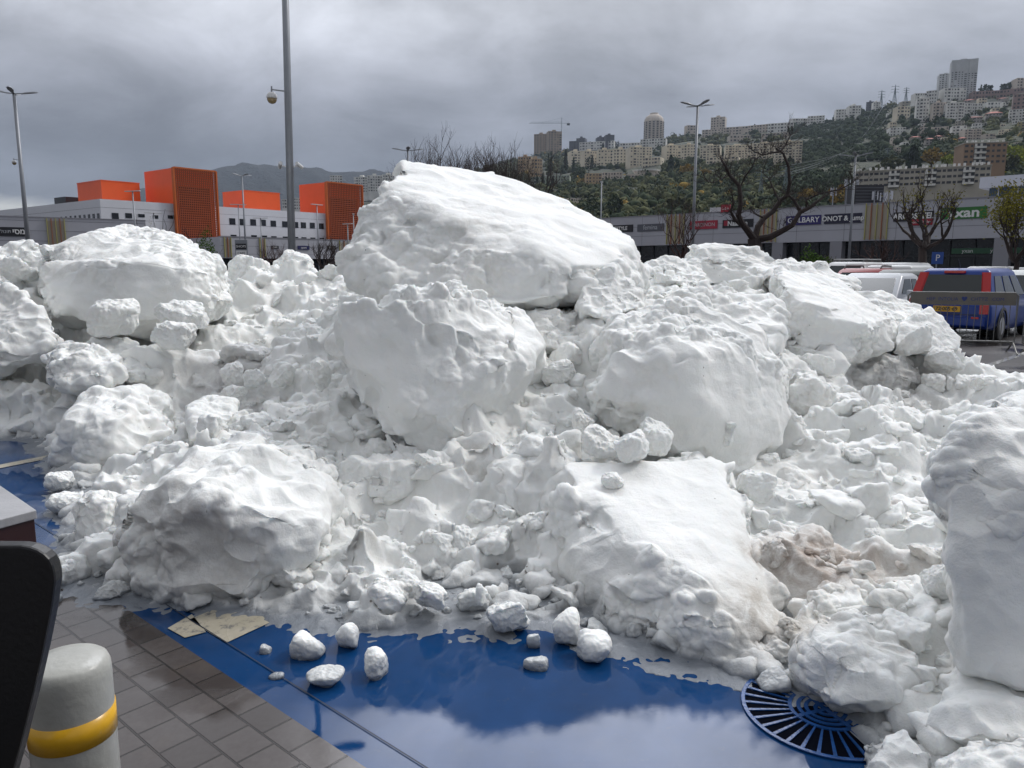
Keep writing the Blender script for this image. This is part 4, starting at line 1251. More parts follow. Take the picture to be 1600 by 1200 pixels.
def orange_block(px_l, px_c, px_r, py_c, t, z0, label, screen=False, grow=0.0):
    s = corner_base(px_c, t)
    base = O0 + ud * s + vd * t
    k = lambda px: (px - 800) / 1200.0 / (_cp + _sp * (-(414 - 600)) / 1200.0)
    w = (k(px_r) * base.y - base.x) / (ud.x - k(px_r) * ud.y)
    dp = (k(px_l) * base.y - base.x) / (vd.x - k(px_l) * vd.y)
    top = at(px_c, py_c, base.y).z
    r = empty('orange_tower' if screen else 'orange_roof_block', (base.x, base.y, z0)); tag(r, label, 'building', 'orange blocks of the office building')
    def bb(mb, s0, s1, t0, t1, za, zb):
        ps = []
        for z in (za, zb):
            for a, b in ((s0, t0), (s1, t0), (s1, t1), (s0, t1)):
                p = ud * a + vd * b; ps.append((p.x, p.y, z - z0))
        mb.add(ps, [(0, 3, 2, 1), (4, 5, 6, 7), (0, 1, 5, 4), (1, 2, 6, 5), (2, 3, 7, 6), (3, 0, 4, 7)])
    if not screen:
        m = MB(); bb(m, 0, w, 0, dp, z0, top); m.build('wall', M_ORL, r)
        m = MB(); bb(m, -.05, w + .05, -.05, dp + .05, top, top + .12); m.build('coping', M_ORL, r)
    else:
        m = MB(); bb(m, 0.35, w - 0.2, 0.6, dp, z0, top); m.build('wall', M_ORL, r)
        m = MB(); bb(m, 1.0, w - 1.0, 0.45, 0.59, z0, top - 2.6); m.build('window_wall', M_WIN, r)
        # perforated orange screen in front: frame, a grid of ribs and louvres
        m = MB()
        n = 22
        for i in range(n + 1):
            a = w * i / n; bb(m, a - .055, a + .055, 0.0, 0.12, z0, top)
        nl = int((top - z0) / 0.34)
        for i in range(nl + 1):
            z = z0 + (top - z0) * i / nl; bb(m, 0, w, 0.03, 0.09, z - .07, z + .07)
        m.build('perforated_screen', M_SCR, r)
        m = MB()
        for (s0, s1, za, zb) in ((-.12, .12, z0, top), (w - .12, w + .12, z0, top), (.12, w - .12, top - .14, top + .1)): bb(m, s0, s1, -.06, 0.5, za, zb)
        m.build('screen_frame', M_SCRF, r)
    return r
M_SCR = simple('orange_mesh', (0.33, 0.06, 0.01), 0.5)
M_SCRF = simple('orange_frame', (0.48, 0.10, 0.008), 0.5)
orange_block(131, 168, 227, 282, 6, hR, 'left-most plain orange block on the pale roof')
orange_block(354, 388, 442, 298, 6, hR, 'low plain orange block on the roof between the two screened towers')
orange_block(232, 281, 346, 261, -0.9, 2.0, 'tall orange tower with a dark perforated screen, left of the lamp pole', True)
orange_block(470, 515, 570, 284, -0.9, 2.0, 'tall orange tower with a dark perforated screen, beside the biggest snow block', True)

# ---- low strip buildings on the left
def strip_building(px0, Y0, px1, Y1, H, label, depth=9, joints=True):
    a = at(px0, 414, Y0); b = at(px1, 414, Y1)
    r = empty('strip_mall', (a.x, a.y, 0)); tag(r, label, 'shop building')
    f = Facade(a, b - a, r); L = f.s(px1)
    fbox(f, 'wall', M_CLAD, 0, L, 0 if Y0 < 90 else 2.6, H, 0, -depth)
    fbox(f, 'shop_glass', M_DGLASS, 0.01, L - .01, 0, 2.59, -0.8, -depth + .1)
    m = MB(); z = 3.2
    while z < H: f.box(m, 0, L, z, z + .03, -.02, .012); z += 1.15
    m.build('cladding_joints', M_SEAM, r)
    fbox(f, 'coping', M_COLUMN, 0, L, H, H + .12, .05, -.5)
    return f
f1 = strip_building(-60, 86, 232, 97, 7.0, 'grey low shop building with a black sign at the left edge')
sg = sign(f1, -8, 49, 355, 369, M_BLACKS, None)
s0, s1 = f1.s(-8), f1.s(49)
h1 = f1.sh(20, 355)[1]; h0 = f1.sh(20, 369)[1]
text_mesh('\u05d9\u05e1\u05de\u05d9\u05d2'[::1], (h1 - h0) * 0.8, M_W, sg, f1.M(f1.s(38), (h0 + h1) / 2, 0.13), bold=0.02)
text_mesh('\u05d5\u05d9\u05dc\u05d5\u05e0\u05d5\u05ea', (h1 - h0) * 0.5, M_GREYT, sg, f1.M(f1.s(12), (h0 + h1) / 2, 0.13))
stripes(f1, 79, 106, 2.7, 6.8)
wd = MB()
f1.box(wd, f1.s(139), f1.s(160), 3.0, 4.6, .0, .1); wd.build('white_panel', M_CLADL, f1.root)
f2 = strip_building(346, 112, 640, 139, 5.6, 'low pale shop row with striped panels in front of the orange towers')
for a, b in ((352, 362), (407, 415), (531, 545)): stripes(f2, a, b, 2.7, 5.4, 3)
sign(f2, 512, 525, 384, 390, M_BLACKS, 'SHOE', size=.7)
sign(f2, 466, 484, 384, 390, (0.02, 0.02, 0.09), 'sport', size=.8)
sign(f2, 425, 436, 384, 389, M_BLACKS, 'CAFE', size=.7)
# pylon sign
pp = at(379, 414, 70); r = empty('pylon_sign', (pp.x, pp.y, 0)); tag(r, 'grey pylon sign with stacked black, white and red panels left of the lamp pole', 'sign')
m = MB(); m.box(-.55, .55, -.12, .12, 0, 3.85); m.build('frame', M_GAL, r, bevel=.02)
for z0, z1, mt in ((3.0, 3.5, M_BLACKS), (2.4, 2.9, M_W), (1.7, 2.2, simple('dark_red_panel', (.12, .01, .015), .5))):
    m = MB(); m.box(-.47, .47, -.15, -.125, z0, z1); q = m.build('sign_panel', mt, r)
    t_ = M_W if mt is not M_W else M_BLACKS
    text_mesh('SHOPS' if z0 == 3.0 else 'CAFE' if z0 == 2.4 else 'SALE', .3, t_, q, Matrix.Translation((0, -.155, (z0 + z1) / 2)) @ Matrix.Rotation(R(90), 4, 'X'))

# ================================================================== hills
def interp(x, xs, ys): return float(np.interp(x, xs, ys))
RX = [560, 600, 700, 760, 800, 840, 900, 950, 1010, 1060, 1100, 1150, 1200, 1270, 1310, 1340, 1370, 1400, 1430, 1450, 1500, 1560, 1600, 1700, 1900]
RY = [300, 293, 284, 262, 250, 241, 236, 232, 221, 214, 210, 203, 197, 192, 187, 178, 172, 163, 155, 152, 150, 150, 140, 128, 110]
def ridge_py(px): return interp(px, RX, RY)
def foot_py(px): return interp(px, [560, 1000, 1900], [404, 398, 392])
Y0h = 215.0
def ridge_Y(px): return interp(px, [560, 900, 1200, 1600, 1900], [1900, 1700, 1350, 1000, 800])
def hill_pt(px, s):
    Y = Y0h * (ridge_Y(px) / Y0h) ** s
    py = foot_py(px) + (ridge_py(px) - foot_py(px)) * (s ** 0.75)
    return at(px, py, Y)
def hill_hit(px, py):
    f = (py - foot_py(px)) / (ridge_py(px) - foot_py(px))
    return hill_pt(px, max(0.0, min(1.0, f)) ** (1 / 0.75))
m = MB(); NI, NJ = 150, 50
for j in range(NJ + 14):
    for i in range(NI):
        px = 560 + (1950 - 560) * i / (NI - 1)
        s = j / (NJ - 1)
        if s <= 1: p = hill_pt(px, s)
        else:
            p0 = hill_pt(px, 1.0); k = (s - 1) * 2.2
            p = Vector((p0.x * (1 + k), p0.y * (1 + k), p0.z * (1 - k * 1.2) - 6 * k))
        m.v.append((p.x, p.y, p.z + (3 * math.sin(p.x * .05) * math.sin(p.y * .031) * min(1, s * 2) if s < .97 else 0)))
for j in range(NJ + 13):
    for i in range(NI - 1):
        a = j * NI + i; m.f.append((a, a + 1, a + NI + 1, a + NI))
def hill_mat():
    mt = new_mat('hillside_scrub'); t = NT(mt); P = t.geo()
    a = t.noise(P, 0.035, 6, 0.65); b = t.noise(P, 0.25, 5, 0.7)
    c = t.mix(t.rng(a, 0.4, 0.62), (0.020, 0.028, 0.016), (0.055, 0.062, 0.028))
    c = t.mix(t.m('MULTIPLY', t.rng(b, 0.55, 0.72), 0.6), c, (0.10, 0.095, 0.06))
    t.l(c, t.b.inputs['Base Color']); t.b.inputs['Roughness'].default_value = 0.9
    t.l(t.bump(b, 1.0, 2.5), t.b.inputs['Normal'])
    return mt
M_HILL = hill_mat()
hill = m.build('hillside', M_HILL, smooth=True); tag(hill, kind='structure')
# far blue hill
m = MB(); FX = [-200, 60, 225, 300, 350, 385, 430, 480, 520, 560, 620, 700, 800, 950]; FY = [405, 375, 296, 276, 262, 259, 261, 264, 271, 270, 271, 274, 278, 290]
for j in range(24):
    for i in range(140):
        px = -200 + 1150 * i / 139
        s = j / 15.0
        Y = 2600 + 1100 * min(s, 1) + 600 * max(0, s - 1)
        pr = at(px, interp(px, FX, FY), 3700)
        w = pr.z * (math.sin(min(s, 1) * math.pi / 2) ** 1.3 if s < 1 else max(0, 1 - (s - 1) * 1.6))
        w += (14 * math.sin(px * .11 + j) * math.sin(px * .043 + j * .6)) * (1 if 0 < j < 14 else 0)
        x = pr.x * Y / 3700
        if j == 15: w += 5 * math.sin(px * 1.3) + 5 * math.sin(px * .47)
        m.v.append((x, Y, max(w, -2)))
for j in range(23):
    for i in range(139):
        a = j * 140 + i; m.f.append((a, a + 1, a + 141, a + 140))
def far_mat():
    mt = new_mat('far_forest'); t = NT(mt); P = t.geo()
    a = t.noise(P, 0.006, 6, 0.7)
    t.l(t.mix(t.rng(a, .4, .65), (0.006, 0.010, 0.014), (0.014, 0.020, 0.022)), t.b.inputs['Base Color']); t.b.inputs['Roughness'].default_value = 1
    t.l(t.bump(t.noise(P, .03, 5, .7), 1.0, 25), t.b.inputs['Normal'])
    return mt
fh = m.build('distant_hill', far_mat(), smooth=True); tag(fh, kind='structure')

# ---- hillside woodland: crowns past counting, real lumps of foliage
def leaf_mat(name, c1, c2, sc_=1.5):
    mt = new_mat(name); t = NT(mt)
    n = t.noise(t.geo(), sc_, 5, 0.7)
    t.l(t.mix(t.rng(n, 0.35, 0.68), c1, c2), t.b.inputs['Base Color']); t.b.inputs['Roughness'].default_value = 0.9; t.b.inputs['Specular IOR Level'].default_value = 0.05
    return mt
GREENS = [leaf_mat('dark_foliage', (0.020, 0.030, 0.018), (0.05, 0.068, 0.034), .25), leaf_mat('olive_foliage', (0.05, 0.058, 0.028), (0.12, 0.125, 0.06), .25),
          leaf_mat('autumn_foliage', (0.14, 0.09, 0.02), (0.34, 0.23, 0.05), .6), leaf_mat('lime_foliage', (0.14, 0.17, 0.02), (0.34, 0.37, 0.05), .6)]
def crown_arrays(seed, n=70, shape=(1, 1, 1), leaf=0.34):
    """clumps of leaf-sized faces spread through an uneven crown volume"""
    r = np.random.RandomState(seed)
    V, F = [], []
    subs = [(r.normal(size=3) * np.array([.42, .42, .32]), r.uniform(.35, .62)) for _ in range(7)]
    for i in range(n):
        c, rad = subs[r.randint(7)]
        d = r.normal(size=3); d /= np.linalg.norm(d)
        p = (c + d * rad * r.uniform(.75, 1.05)) * np.array(shape)
        a = r.normal(size=3); a /= np.linalg.norm(a); b = np.cross(a, d + 0.01); b /= np.linalg.norm(b)
        s = leaf * r.uniform(.6, 1.3)
        k = len(V)
        V += [p + a * s, p + b * s * .8, p - a * s * .9, p - b * s * .8 + d * s * .3]
        F.append((k, k + 1, k + 2, k + 3))
    return np.array(V), np.array(F)
woods = [[], [], [], []]; wf = [[], [], [], []]; wk = [0, 0, 0, 0]
rw = np.random.RandomState(12)
def wood_crown(sd):
    B, Fb = ico(2)
    B = B * (0.78 + 0.30 * fbm(B * 1.3 + sd * 7, 2))[:, None] * np.array([1, 1, .9])
    Fb4 = np.concatenate([Fb, Fb[:, 2:3]], 1)
    Vq, Fq = crown_arrays(sd, 34, leaf=0.22)
    return np.concatenate([B, Vq]), Fb, Fq + len(B)
crowns = [wood_crown(s) for s in range(14)]
BLD = []   # filled below: screen-space footprints are only used to leave clearings where buildings stand
def add_wood(p, size, kind, tall=1.0):
    V, Ft, Fq = crowns[rw.randint(14)]
    F = np.concatenate([Ft, Fq[:, [0, 1, 2]], Fq[:, [0, 2, 3]]])
    an = rw.uniform(0, 6.28); c, s = math.cos(an), math.sin(an)
    Q = np.stack([V[:, 0] * c - V[:, 1] * s, V[:, 0] * s + V[:, 1] * c, V[:, 2] * tall], 1) * size + np.array([p.x, p.y, p.z + size * .5 * tall])
    woods[kind].append(Q); wf[kind].append(F + wk[kind]); wk[kind] += len(V)
HB = [  # x0, x1, y top, y bottom, storeys, columns, colour, label
 (834, 856, 212, 243, 9, 5, 'tan', 'tan tower block left of the crane, lower step'),
 (856, 878, 208, 242, 10, 5, 'tan', 'tan tower block directly beside the crane'),
 (889, 900, 217, 232, 4, 3, 'dark', 'small dark rounded block right of the crane'),
 (900, 914, 214, 232, 5, 3, 'dark', 'larger dark block right of the crane'),
 (933, 946, 209, 226, 5, 3, 'dark', 'dark grey block on the ridge, lower of a pair'),
 (946, 960, 207, 226, 6, 3, 'dark', 'dark grey block on the ridge, taller of a pair'),
 (904, 960, 222, 234, 3, 12, 'white', 'long white row on the ridge under the dark pair'),
 (1073, 1091, 197, 213, 4, 4, 'pinkgrey', 'small pale block on the ridge left of the stepped tower'),
 (1110, 1132, 184, 206, 6, 5, 'pinkgrey', 'pale stepped tower on the ridge right of the lamp'),
 (968, 1004, 224, 238, 3, 8, 'white', 'white terrace left of the round-topped tower'),
 (1000, 1040, 218, 234, 4, 9, 'white', 'white terrace at the foot of the round-topped tower'),
 (891, 912, 238, 262, 6, 4, 'cream', 'cream slab block, leftmost step of the long row'),
 (912, 934, 238, 264, 6, 5, 'cream', 'cream slab block, second step of the long row'),
 (934, 958, 236, 263, 6, 5, 'cream', 'cream slab block, third step of the long row'),
 (958, 983, 235, 262, 6, 5, 'cream', 'cream slab block, fourth step of the long row'),
 (983, 1019, 232, 260, 7, 7, 'cream', 'cream slab block, right end of the long row'),
 (1003, 1032, 247, 263, 3, 6, 'cream', 'low cream block before the right end of the row'),
 (1040, 1064, 229, 254, 6, 5, 'cream', 'cream apartment block left of the lamp post'),
 (1064, 1087, 228, 253, 6, 5, 'cream', 'cream apartment block directly behind the lamp post'),
 (1093, 1124, 229, 252, 6, 6, 'cream', 'cream apartment block right of the lamp post'),
 (1103, 1153, 246, 261, 3, 9, 'cream', 'low cream block in the trees below the big slab'),
 (1133, 1172, 229, 254, 7, 8, 'cream', 'big cream slab block, left section'),
 (1172, 1211, 226, 256, 8, 8, 'cream', 'big cream slab block, middle section'),
 (1211, 1251, 224, 260, 9, 8, 'cream', 'big cream slab block, tallest right section'),
 (1097, 1130, 203, 214, 3, 7, 'pinkgrey', 'pinkish terrace on the upper slope, leftmost'),
 (1130, 1168, 199, 211, 3, 8, 'pinkgrey', 'pinkish terrace on the upper slope, middle'),
 (1168, 1200, 196, 208, 3, 7, 'pinkgrey', 'pinkish terrace on the upper slope, third'),
 (1200, 1238, 193, 207, 3, 8, 'white', 'white terrace on the upper slope'),
 (1190, 1230, 208, 217, 2, 7, 'pinkgrey', 'low pinkish houses above the big cream slab'),
 (1140, 1172, 212, 222, 2, 6, 'pinkgrey', 'low pinkish houses above the left section of the slab'),
 (1238, 1262, 186, 199, 3, 6, 'white', 'white block on the ridge, left of three'),
 (1262, 1287, 182, 197, 4, 6, 'white', 'white block on the ridge, middle of three'),
 (1306, 1326, 172, 189, 4, 5, 'white', 'white block on the ridge, third'),
 (1326, 1344, 167, 187, 5, 4, 'white', 'taller white block on the ridge near the pylons'),
 (1353, 1364, 161, 177, 5, 3, 'dark', 'slim grey block below the first pylon'),
 (1364, 1375, 161, 176, 5, 3, 'white', 'slim white block below the first pylon'),
 (1429, 1447, 147, 165, 4, 5, 'white', 'white terraced house block left of the twin towers'),
 (1447, 1462, 143, 162, 4, 4, 'white', 'white terraced house block touching the twin towers'),
 (1466, 1486, 119, 155, 12, 5, 'grey', 'shorter of the two grey tower blocks on the ridge'),
 (1485, 1521, 99, 156, 18, 8, 'grey', 'tallest grey tower block on the ridge'),
 (1475, 1508, 139, 158, 4, 7, 'white', 'white terraced block in front of the grey towers'),
 (1521, 1560, 143, 155, 2, 9, 'pink', 'long pink wall-like block on the upper slope'),
 (1560, 1600, 140, 152, 2, 9, 'pink', 'long pink block on the upper slope at right'),
 (1589, 1612, 121, 138, 4, 5, 'pinkgrey', 'pale block on the ridge at the right edge'),
 (1584, 1612, 148, 170, 4, 5, 'pink', 'pink block at the right edge'),
 (1431, 1449, 157, 191, 7, 4, 'white', 'tall narrow white block on the slope'),
 (1401, 1421, 168, 188, 4, 4, 'cream', 'small cream block at the edge of the trees'),
 (1457, 1475, 163, 190, 6, 4, 'pinkgrey', 'pale block right of the tall narrow one'),
 (1479, 1504, 163, 189, 6, 6, 'white', 'white block below the grey towers'),
 (1506, 1534, 163, 181, 4, 7, 'white', 'white block right of the grey towers'),
 (1515, 1534, 184, 192, 2, 4, 'redroof', 'white house with a round red roof'),
 (1541, 1563, 178, 191, 3, 5, 'redroof', 'white house with a bright red roof'),
 (1543, 1567, 160, 171, 2, 5, 'white', 'low white house above the red roof'),
 (1578, 1604, 172, 189, 4, 6, 'white', 'white block at the right edge, mid slope'),
 (1391, 1414, 200, 213, 3, 5, 'white', 'white house alone among the dark trees'),
 (1424, 1447, 200, 209, 2, 5, 'pinkgrey', 'low pale house in the trees'),
 (1456, 1480, 199, 210, 2, 6, 'pinkgrey', 'low pale house right of the other in the trees'),
 (1488, 1508, 198, 216, 4, 4, 'white', 'white block above the brown apartment block'),
 (1507, 1532, 203, 219, 4, 6, 'pinkgrey', 'grey-pink block above the brown apartment block'),
 (1520, 1540, 193, 203, 2, 5, 'white', 'white house above the grey-pink block'),
 (1561, 1582, 203, 214, 3, 5, 'cream', 'cream house right of the brown apartment block'),
 (1591, 1612, 191, 203, 3, 4, 'yellow', 'yellowish house at the right edge'),
 (809, 830, 247, 275, 6, 5, 'peach', 'peach apartment block behind the bare branches, left part'),
 (830, 848, 250, 275, 5, 4, 'peach', 'peach apartment block behind the bare branches, right part'),
 (828, 858, 277, 293, 3, 6, 'mint', 'pale green block right of the snow ridge, left part'),
 (858, 890, 275, 293, 4, 7, 'mint', 'pale green block behind the row of cypresses'),
 (915, 940, 272, 291, 4, 5, 'peach', 'pinkish block above the terraced green slope'),
 (940, 972, 270, 286, 3, 7, 'pinkgrey', 'weathered block right of the pinkish one'),
 (886, 920, 311, 327, 3, 8, 'pinkgrey', 'low grey block right behind the biggest snow block'),
 (516, 535, 275, 290, 4, 5, 'white', 'far white block behind the second orange tower'),
 (553, 575, 278, 301, 6, 6, 'white', 'far white block right of the second orange tower'),
 (575, 598, 276, 300, 6, 6, 'white', 'far white block next to the snow'),
 (598, 622, 275, 300, 6, 6, 'white', 'far white block partly behind the snow peak'),
 (441, 456, 312, 326, 3, 4, 'white', 'far white block beside the low orange block'),
 (456, 470, 310, 328, 4, 4, 'white', 'far white block left of the second tower'),
]
BC = {'tan': (0.30, 0.235, 0.17), 'dark': (0.07, 0.075, 0.095), 'white': (0.64, 0.63, 0.60), 'cream': (0.64, 0.57, 0.45), 'pinkgrey': (0.50, 0.44, 0.385), 'grey': (0.44, 0.45, 0.46), 'pink': (0.27, 0.19, 0.175),
      'redroof': (0.38, 0.35, 0.33), 'peach': (0.42, 0.30, 0.18), 'mint': (0.26, 0.29, 0.24), 'yellow': (0.34, 0.30, 0.16), 'brown': (0.27, 0.18, 0.12), 'stone': (0.38, 0.35, 0.30)}
BM = {k: simple(k + '_plaster', v, 0.8, 0, 0.15, 0.08, world=True) for k, v in BC.items()}
M_REC = simple('dark_window_and_recess_shade', (0.035, 0.036, 0.042), 0.4)  # dark window panes; also painted as the shade behind balconies
WIN2 = winm.mesh('window', M_REC)
M_ROOF = simple('roof_red', (0.30, 0.06, 0.03), 0.7)
M_TANK = simple('white_tank', (0.6, 0.6, 0.6), 0.5)
rb_ = random.Random(4)
def hill_building(x0, x1, y0, y1, ns, ncol, colr, label, Yfix=None, turn=None, group='buildings on the hillside'):
    xm = (x0 + x1) / 2
    if Yfix: base = at(xm, y1, Yfix)
    else: base = hill_hit(xm, y1)
    Y = base.y
    # a building that stands up to the ridge keeps behind nothing: push its foot into the slope
    W = (x1 - x0) / 1200 * Y; H = (y1 - y0) / 1200 * Y
    r = empty('apartment_building' if ns > 3 else 'hillside_house', (base.x, base.y, base.z))
    tag(r, label, 'building', group)
    yaw = turn if turn is not None else rb_.uniform(-.35, .35) - math.atan2(base.x, base.y) * 0.6
    r.rotation_euler = (0, 0, yaw)
    D = min(W * .8, 16)
    ca = math.cos(abs(yaw + math.atan2(base.x, base.y)))
    w2 = W / 2 * 0.96; foot = -H * .35 - 4
    mt = BM[colr]
    m = MB(); m.box(-w2, w2, 0, D, foot, H)
    # projecting bays give the front relief
    nb = max(1, ncol // 3)
    for b in range(nb):
        xx = -w2 + (b + .5) * 2 * w2 / nb
        m.box(xx - w2 / nb * .34, xx + w2 / nb * .34, -1.1, -0.002, foot, H - H / ns * (.2 if b % 2 else .45))
    m.build('wall', mt, r)
    if colr == 'redroof':
        m = MB(); m.add([(-w2 - .5, -.8, H), (w2 + .5, -.8, H), (w2 + .5, D + .5, H), (-w2 - .5, D + .5, H), (-w2 * .3, D / 2, H + H * .3), (w2 * .3, D / 2, H + H * .3)],
                        [(3, 2, 1, 0), (0, 1, 5, 4), (1, 2, 5), (2, 3, 4, 5), (3, 0, 4)]); m.build('roof', M_ROOF, r)
    elif ns > 4:
        m = MB(); m.box(-w2 * .3, w2 * .2, D * .3, D * .7, H, H + H / ns * .9); m.box(-w2 - .15, w2 + .15, -.15, .15, H, H + .5); m.build('roof', mt, r)
    pw = 2 * w2 / ncol; ph = H / ns
    for i in range(ns):
        for j in range(ncol):
            if ns * ncol > 100 and (i * ncol + j) >= 100: break
            if rb_.random() < .08: continue
            bx = -w2 + (j + .5) * pw
            onbay = any(abs(bx - (-w2 + (b + .5) * 2 * w2 / nb)) < w2 / nb * .34 for b in range(nb))
            big = (j % 3 == 1)
            o = bpy.data.objects.new('window', WIN2)
            o.location = (bx, -1.1 if onbay else 0.0, ph * (i + .52)); o.scale = (pw * (.72 if big else .42), .25, ph * (.5 if big else .42))
            link(o, r)
    return r
# low resident blocks drawn first, with their clearings
for b in HB:
    x0, x1, y0, y1 = b[:4]
    if x1 < 480: Yf = 900
    elif x1 < 640: Yf = 1100
    else: Yf = None
    hill_building(*b, Yfix=Yf)
    BLD.append((x0, x1, y0, y1))
nsm = 0
for i in range(700):
    px = rb_.uniform(1385, 1606); py = rb_.uniform(155, 240)
    if py < ridge_py(px) + 6 or py > 246: continue
    wd = rb_.uniform(9, 16); hh = rb_.uniform(6, 10)
    if any(px + wd / 2 > x0 + 1 and px - wd / 2 < x1 - 1 and py > y0 + 2 and py - hh < y1 - 2 for x0, x1, y0, y1 in BLD): continue
    hill_building(px - wd / 2, px + wd / 2, py - hh, py, 2, 3, rb_.choice(['white', 'cream', 'pinkgrey', 'white', 'redroof', 'stone']), ('small ' + ('pale', 'cream', 'whitish')[i % 3] + ' house among the trees ' + ('below the two grey towers' if 1440 < px < 1530 else 'left of the grey towers' if px <= 1440 else 'near the right edge') + (' high' if py < 190 else ' low') + ' on the slope'), group='scattered small houses on the slope')
    BLD.append((px - wd / 2, px + wd / 2, py - hh, py)); nsm += 1
    if nsm >= 34: break
# round-topped tower
base = hill_hit(1021, 224)
r = empty('tower_block', tuple(base)); tag(r, 'tall round-topped stone-grey tower standing alone on the ridge', 'building', 'buildings on the hillside'); BLD.append((1005, 1038, 180, 224))
u_ = base.y / 1200
m = MB(); m.lathe([(15 * u_, -20 * u_), (15.2 * u_, 31 * u_), (14 * u_, 35 * u_), (11.5 * u_, 38.5 * u_), (7 * u_, 41.5 * u_), (6.5 * u_, 43.5 * u_), (0.1, 43.6 * u_)], 16); m.build('wall', BM['pinkgrey'], r)
for i in range(12):
    for k in range(8):
        a = math.pi + (k + .5) * math.pi / 8
        o = bpy.data.objects.new('window', WIN2); o.location = (15.1 * u_ * math.cos(a), 15.1 * u_ * math.sin(a), (i * 2.55 + 1.2) * u_); o.rotation_euler = (0, 0, a + math.pi / 2); o.scale = (3.0 * u_, .6, 1.4 * u_)
        link(o, r)
# hall with a flat round roof
base = hill_hit(1007, 281); u_ = base.y / 1200
r = empty('hall', tuple(base)); tag(r, 'low hall with a flat pale overhanging roof below the cream blocks', 'building'); BLD.append((980, 1034, 262, 281))
m = MB(); m.box(-26 * u_, 26 * u_, 0, 30 * u_, -8 * u_, 9 * u_); m.box(-12 * u_, 24 * u_, 4 * u_, 26 * u_, 9.01 * u_, 14 * u_); m.build('wall', BM['pinkgrey'], r)
m = MB(); m.prism([(5 * u_ + 21 * u_ * math.cos(k * .3927), 15 * u_ + 16 * u_ * math.sin(k * .3927)) for k in range(16)], 14.02 * u_, 16 * u_); m.build('roof', BM['white'], r)
for k in range(10):
    o = bpy.data.objects.new('window', WIN2); o.location = ((-23 + k * 5.1) * u_, 0, 5 * u_); o.scale = (3 * u_, .3, 2.2 * u_); link(o, r)
# brown block and the long stone block, nearer, with balconies and roof tanks
def near_block(px0, px1, py_top0, py_top1, py_b, Y0, Y1, ns, cols, mt, label, balc, tanks):
    a = at(px0, py_b, Y0); b = at(px1, py_b, Y1); b.z = a.z
    ztop = (at(px0, py_top0, Y0).z + at(px1, py_top1, Y1).z) / 2
    r = empty('apartment_building', tuple(a)); tag(r, label, 'building')
    f = Facade(a, b - a, r); L = (Vector((b.x, b.y)) - Vector((a.x, a.y))).length
    z0 = a.z; H = ztop - z0
    fbox(f, 'wall', mt, 0, L, z0 - 9, ztop, 0, -11)
    fbox(f, 'roof', BM['stone'], -.2, L + .2, ztop, ztop + .35, .25, -11.2)
    ph = H / ns
    for i in range(ns):
        for j in range(cols):
            s = L * (j + .5) / cols
            if any(p - .5 < j < p + .5 for p in balc): continue
            o = bpy.data.objects.new('window', WIN2); link(o, r)
            w = .9 if j % 2 else 1.3
            Mx = f.M(s, z0 + ph * (i + .55), 0) @ Matrix.Diagonal((w, ph * .42, .12, 1)); o.matrix_local = Mx
    for p in balc:
        s = L * (p + .5) / cols; hw = L / cols * .62
        m = MB(); f.box(m, s - hw, s + hw, z0, ztop - .05, 0.005, .02); m.build('balcony_shade_strip', M_REC, r)  # flat dark strip on the wall, painted as the shade of a recess
        for i in range(ns):
            m = MB(); f.box(m, s - hw * .9, s + hw * .9, z0 + ph * i + .1, z0 + ph * (i + .42), .05, 1.1); bl_ = m.build('balcony', BM['white'], r)
            m = MB(); f.box(m, s - hw * .8, s - hw * .1, z0 + ph * (i + .5), z0 + ph * (i + .95), .025, .1); m.build('shutter', BM['white'], bl_)
    rr_ = random.Random(px0)
    for k in range(tanks):
        s = L * (k + rr_.random()) / tanks; p = f.P + f.d * s - f.n * rr_.uniform(1, 5)
        o = MB(); o.tube([(0, 0, 0), (0, 0, 1.1)], .38, 8)
        oo = o.build('water_tank', M_TANK, r, smooth=False); oo.location = Vector((p.x, p.y, ztop + .36)) - r.location
    return r
near_block(1504, 1571, 225, 222, 258, 325, 322, 4, 8, BM['brown'], 'brown four-storey apartment block on the slope above the mall', (2, 3), 8)
near_block(1333, 1546, 272, 256, 296, 268, 250, 3, 26, BM['stone'], 'long weathered stone apartment block just above the mall roof', (7, 8, 14, 15, 21, 22), 24)
BLD += [(1504, 1571, 222, 258), (1333, 1546, 256, 296)]

# ---- crane and power pylons
M_CR = simple('crane_steel', (0.13, 0.17, 0.18), .5)
base = hill_hit(877, 240); u_ = base.y / 1200
r = empty('tower_crane', tuple(base)); tag(r, 'tall tower crane with its jib pointing left above the tan blocks', 'crane')
m = MB()
for k in range(4):
    x, y = (-.7, .7)[k & 1], (-.7, .7)[k >> 1]; m.tube([(x, y, 0), (x, y, 52 * u_)], .25, 4)
for k in range(26): m.tube([(-.7, -.7, k * 2 * u_), (.7, -.7, (k + 1) * 2 * u_)], .16, 4)
m.build('mast', M_CR, r)
m = MB(); m.tube([(-49 * u_, 0, 44 * u_), (13 * u_, 0, 44 * u_)], .35, 4); m.tube([(-46 * u_, 0, 45.6 * u_), (0, 0, 46 * u_)], .22, 4)
for k in range(22): m.tube([(-47 * u_ + k * 2.1 * u_, 0, 44 * u_), (-46 * u_ + k * 2.1 * u_, 0, 45.6 * u_)], .12, 3)
m.build('jib', M_CR, r)
m = MB(); m.tube([(0, 0, 52 * u_), (-30 * u_, 0, 44.5 * u_)], .12, 3); m.tube([(0, 0, 52 * u_), (12 * u_, 0, 44.5 * u_)], .12, 3); m.build('tie_rods', M_CR, r)
m = MB(); m.box(8 * u_, 12.5 * u_, -1, 1, 41 * u_, 43.7 * u_); m.build('counterweight', M_DARK, r)
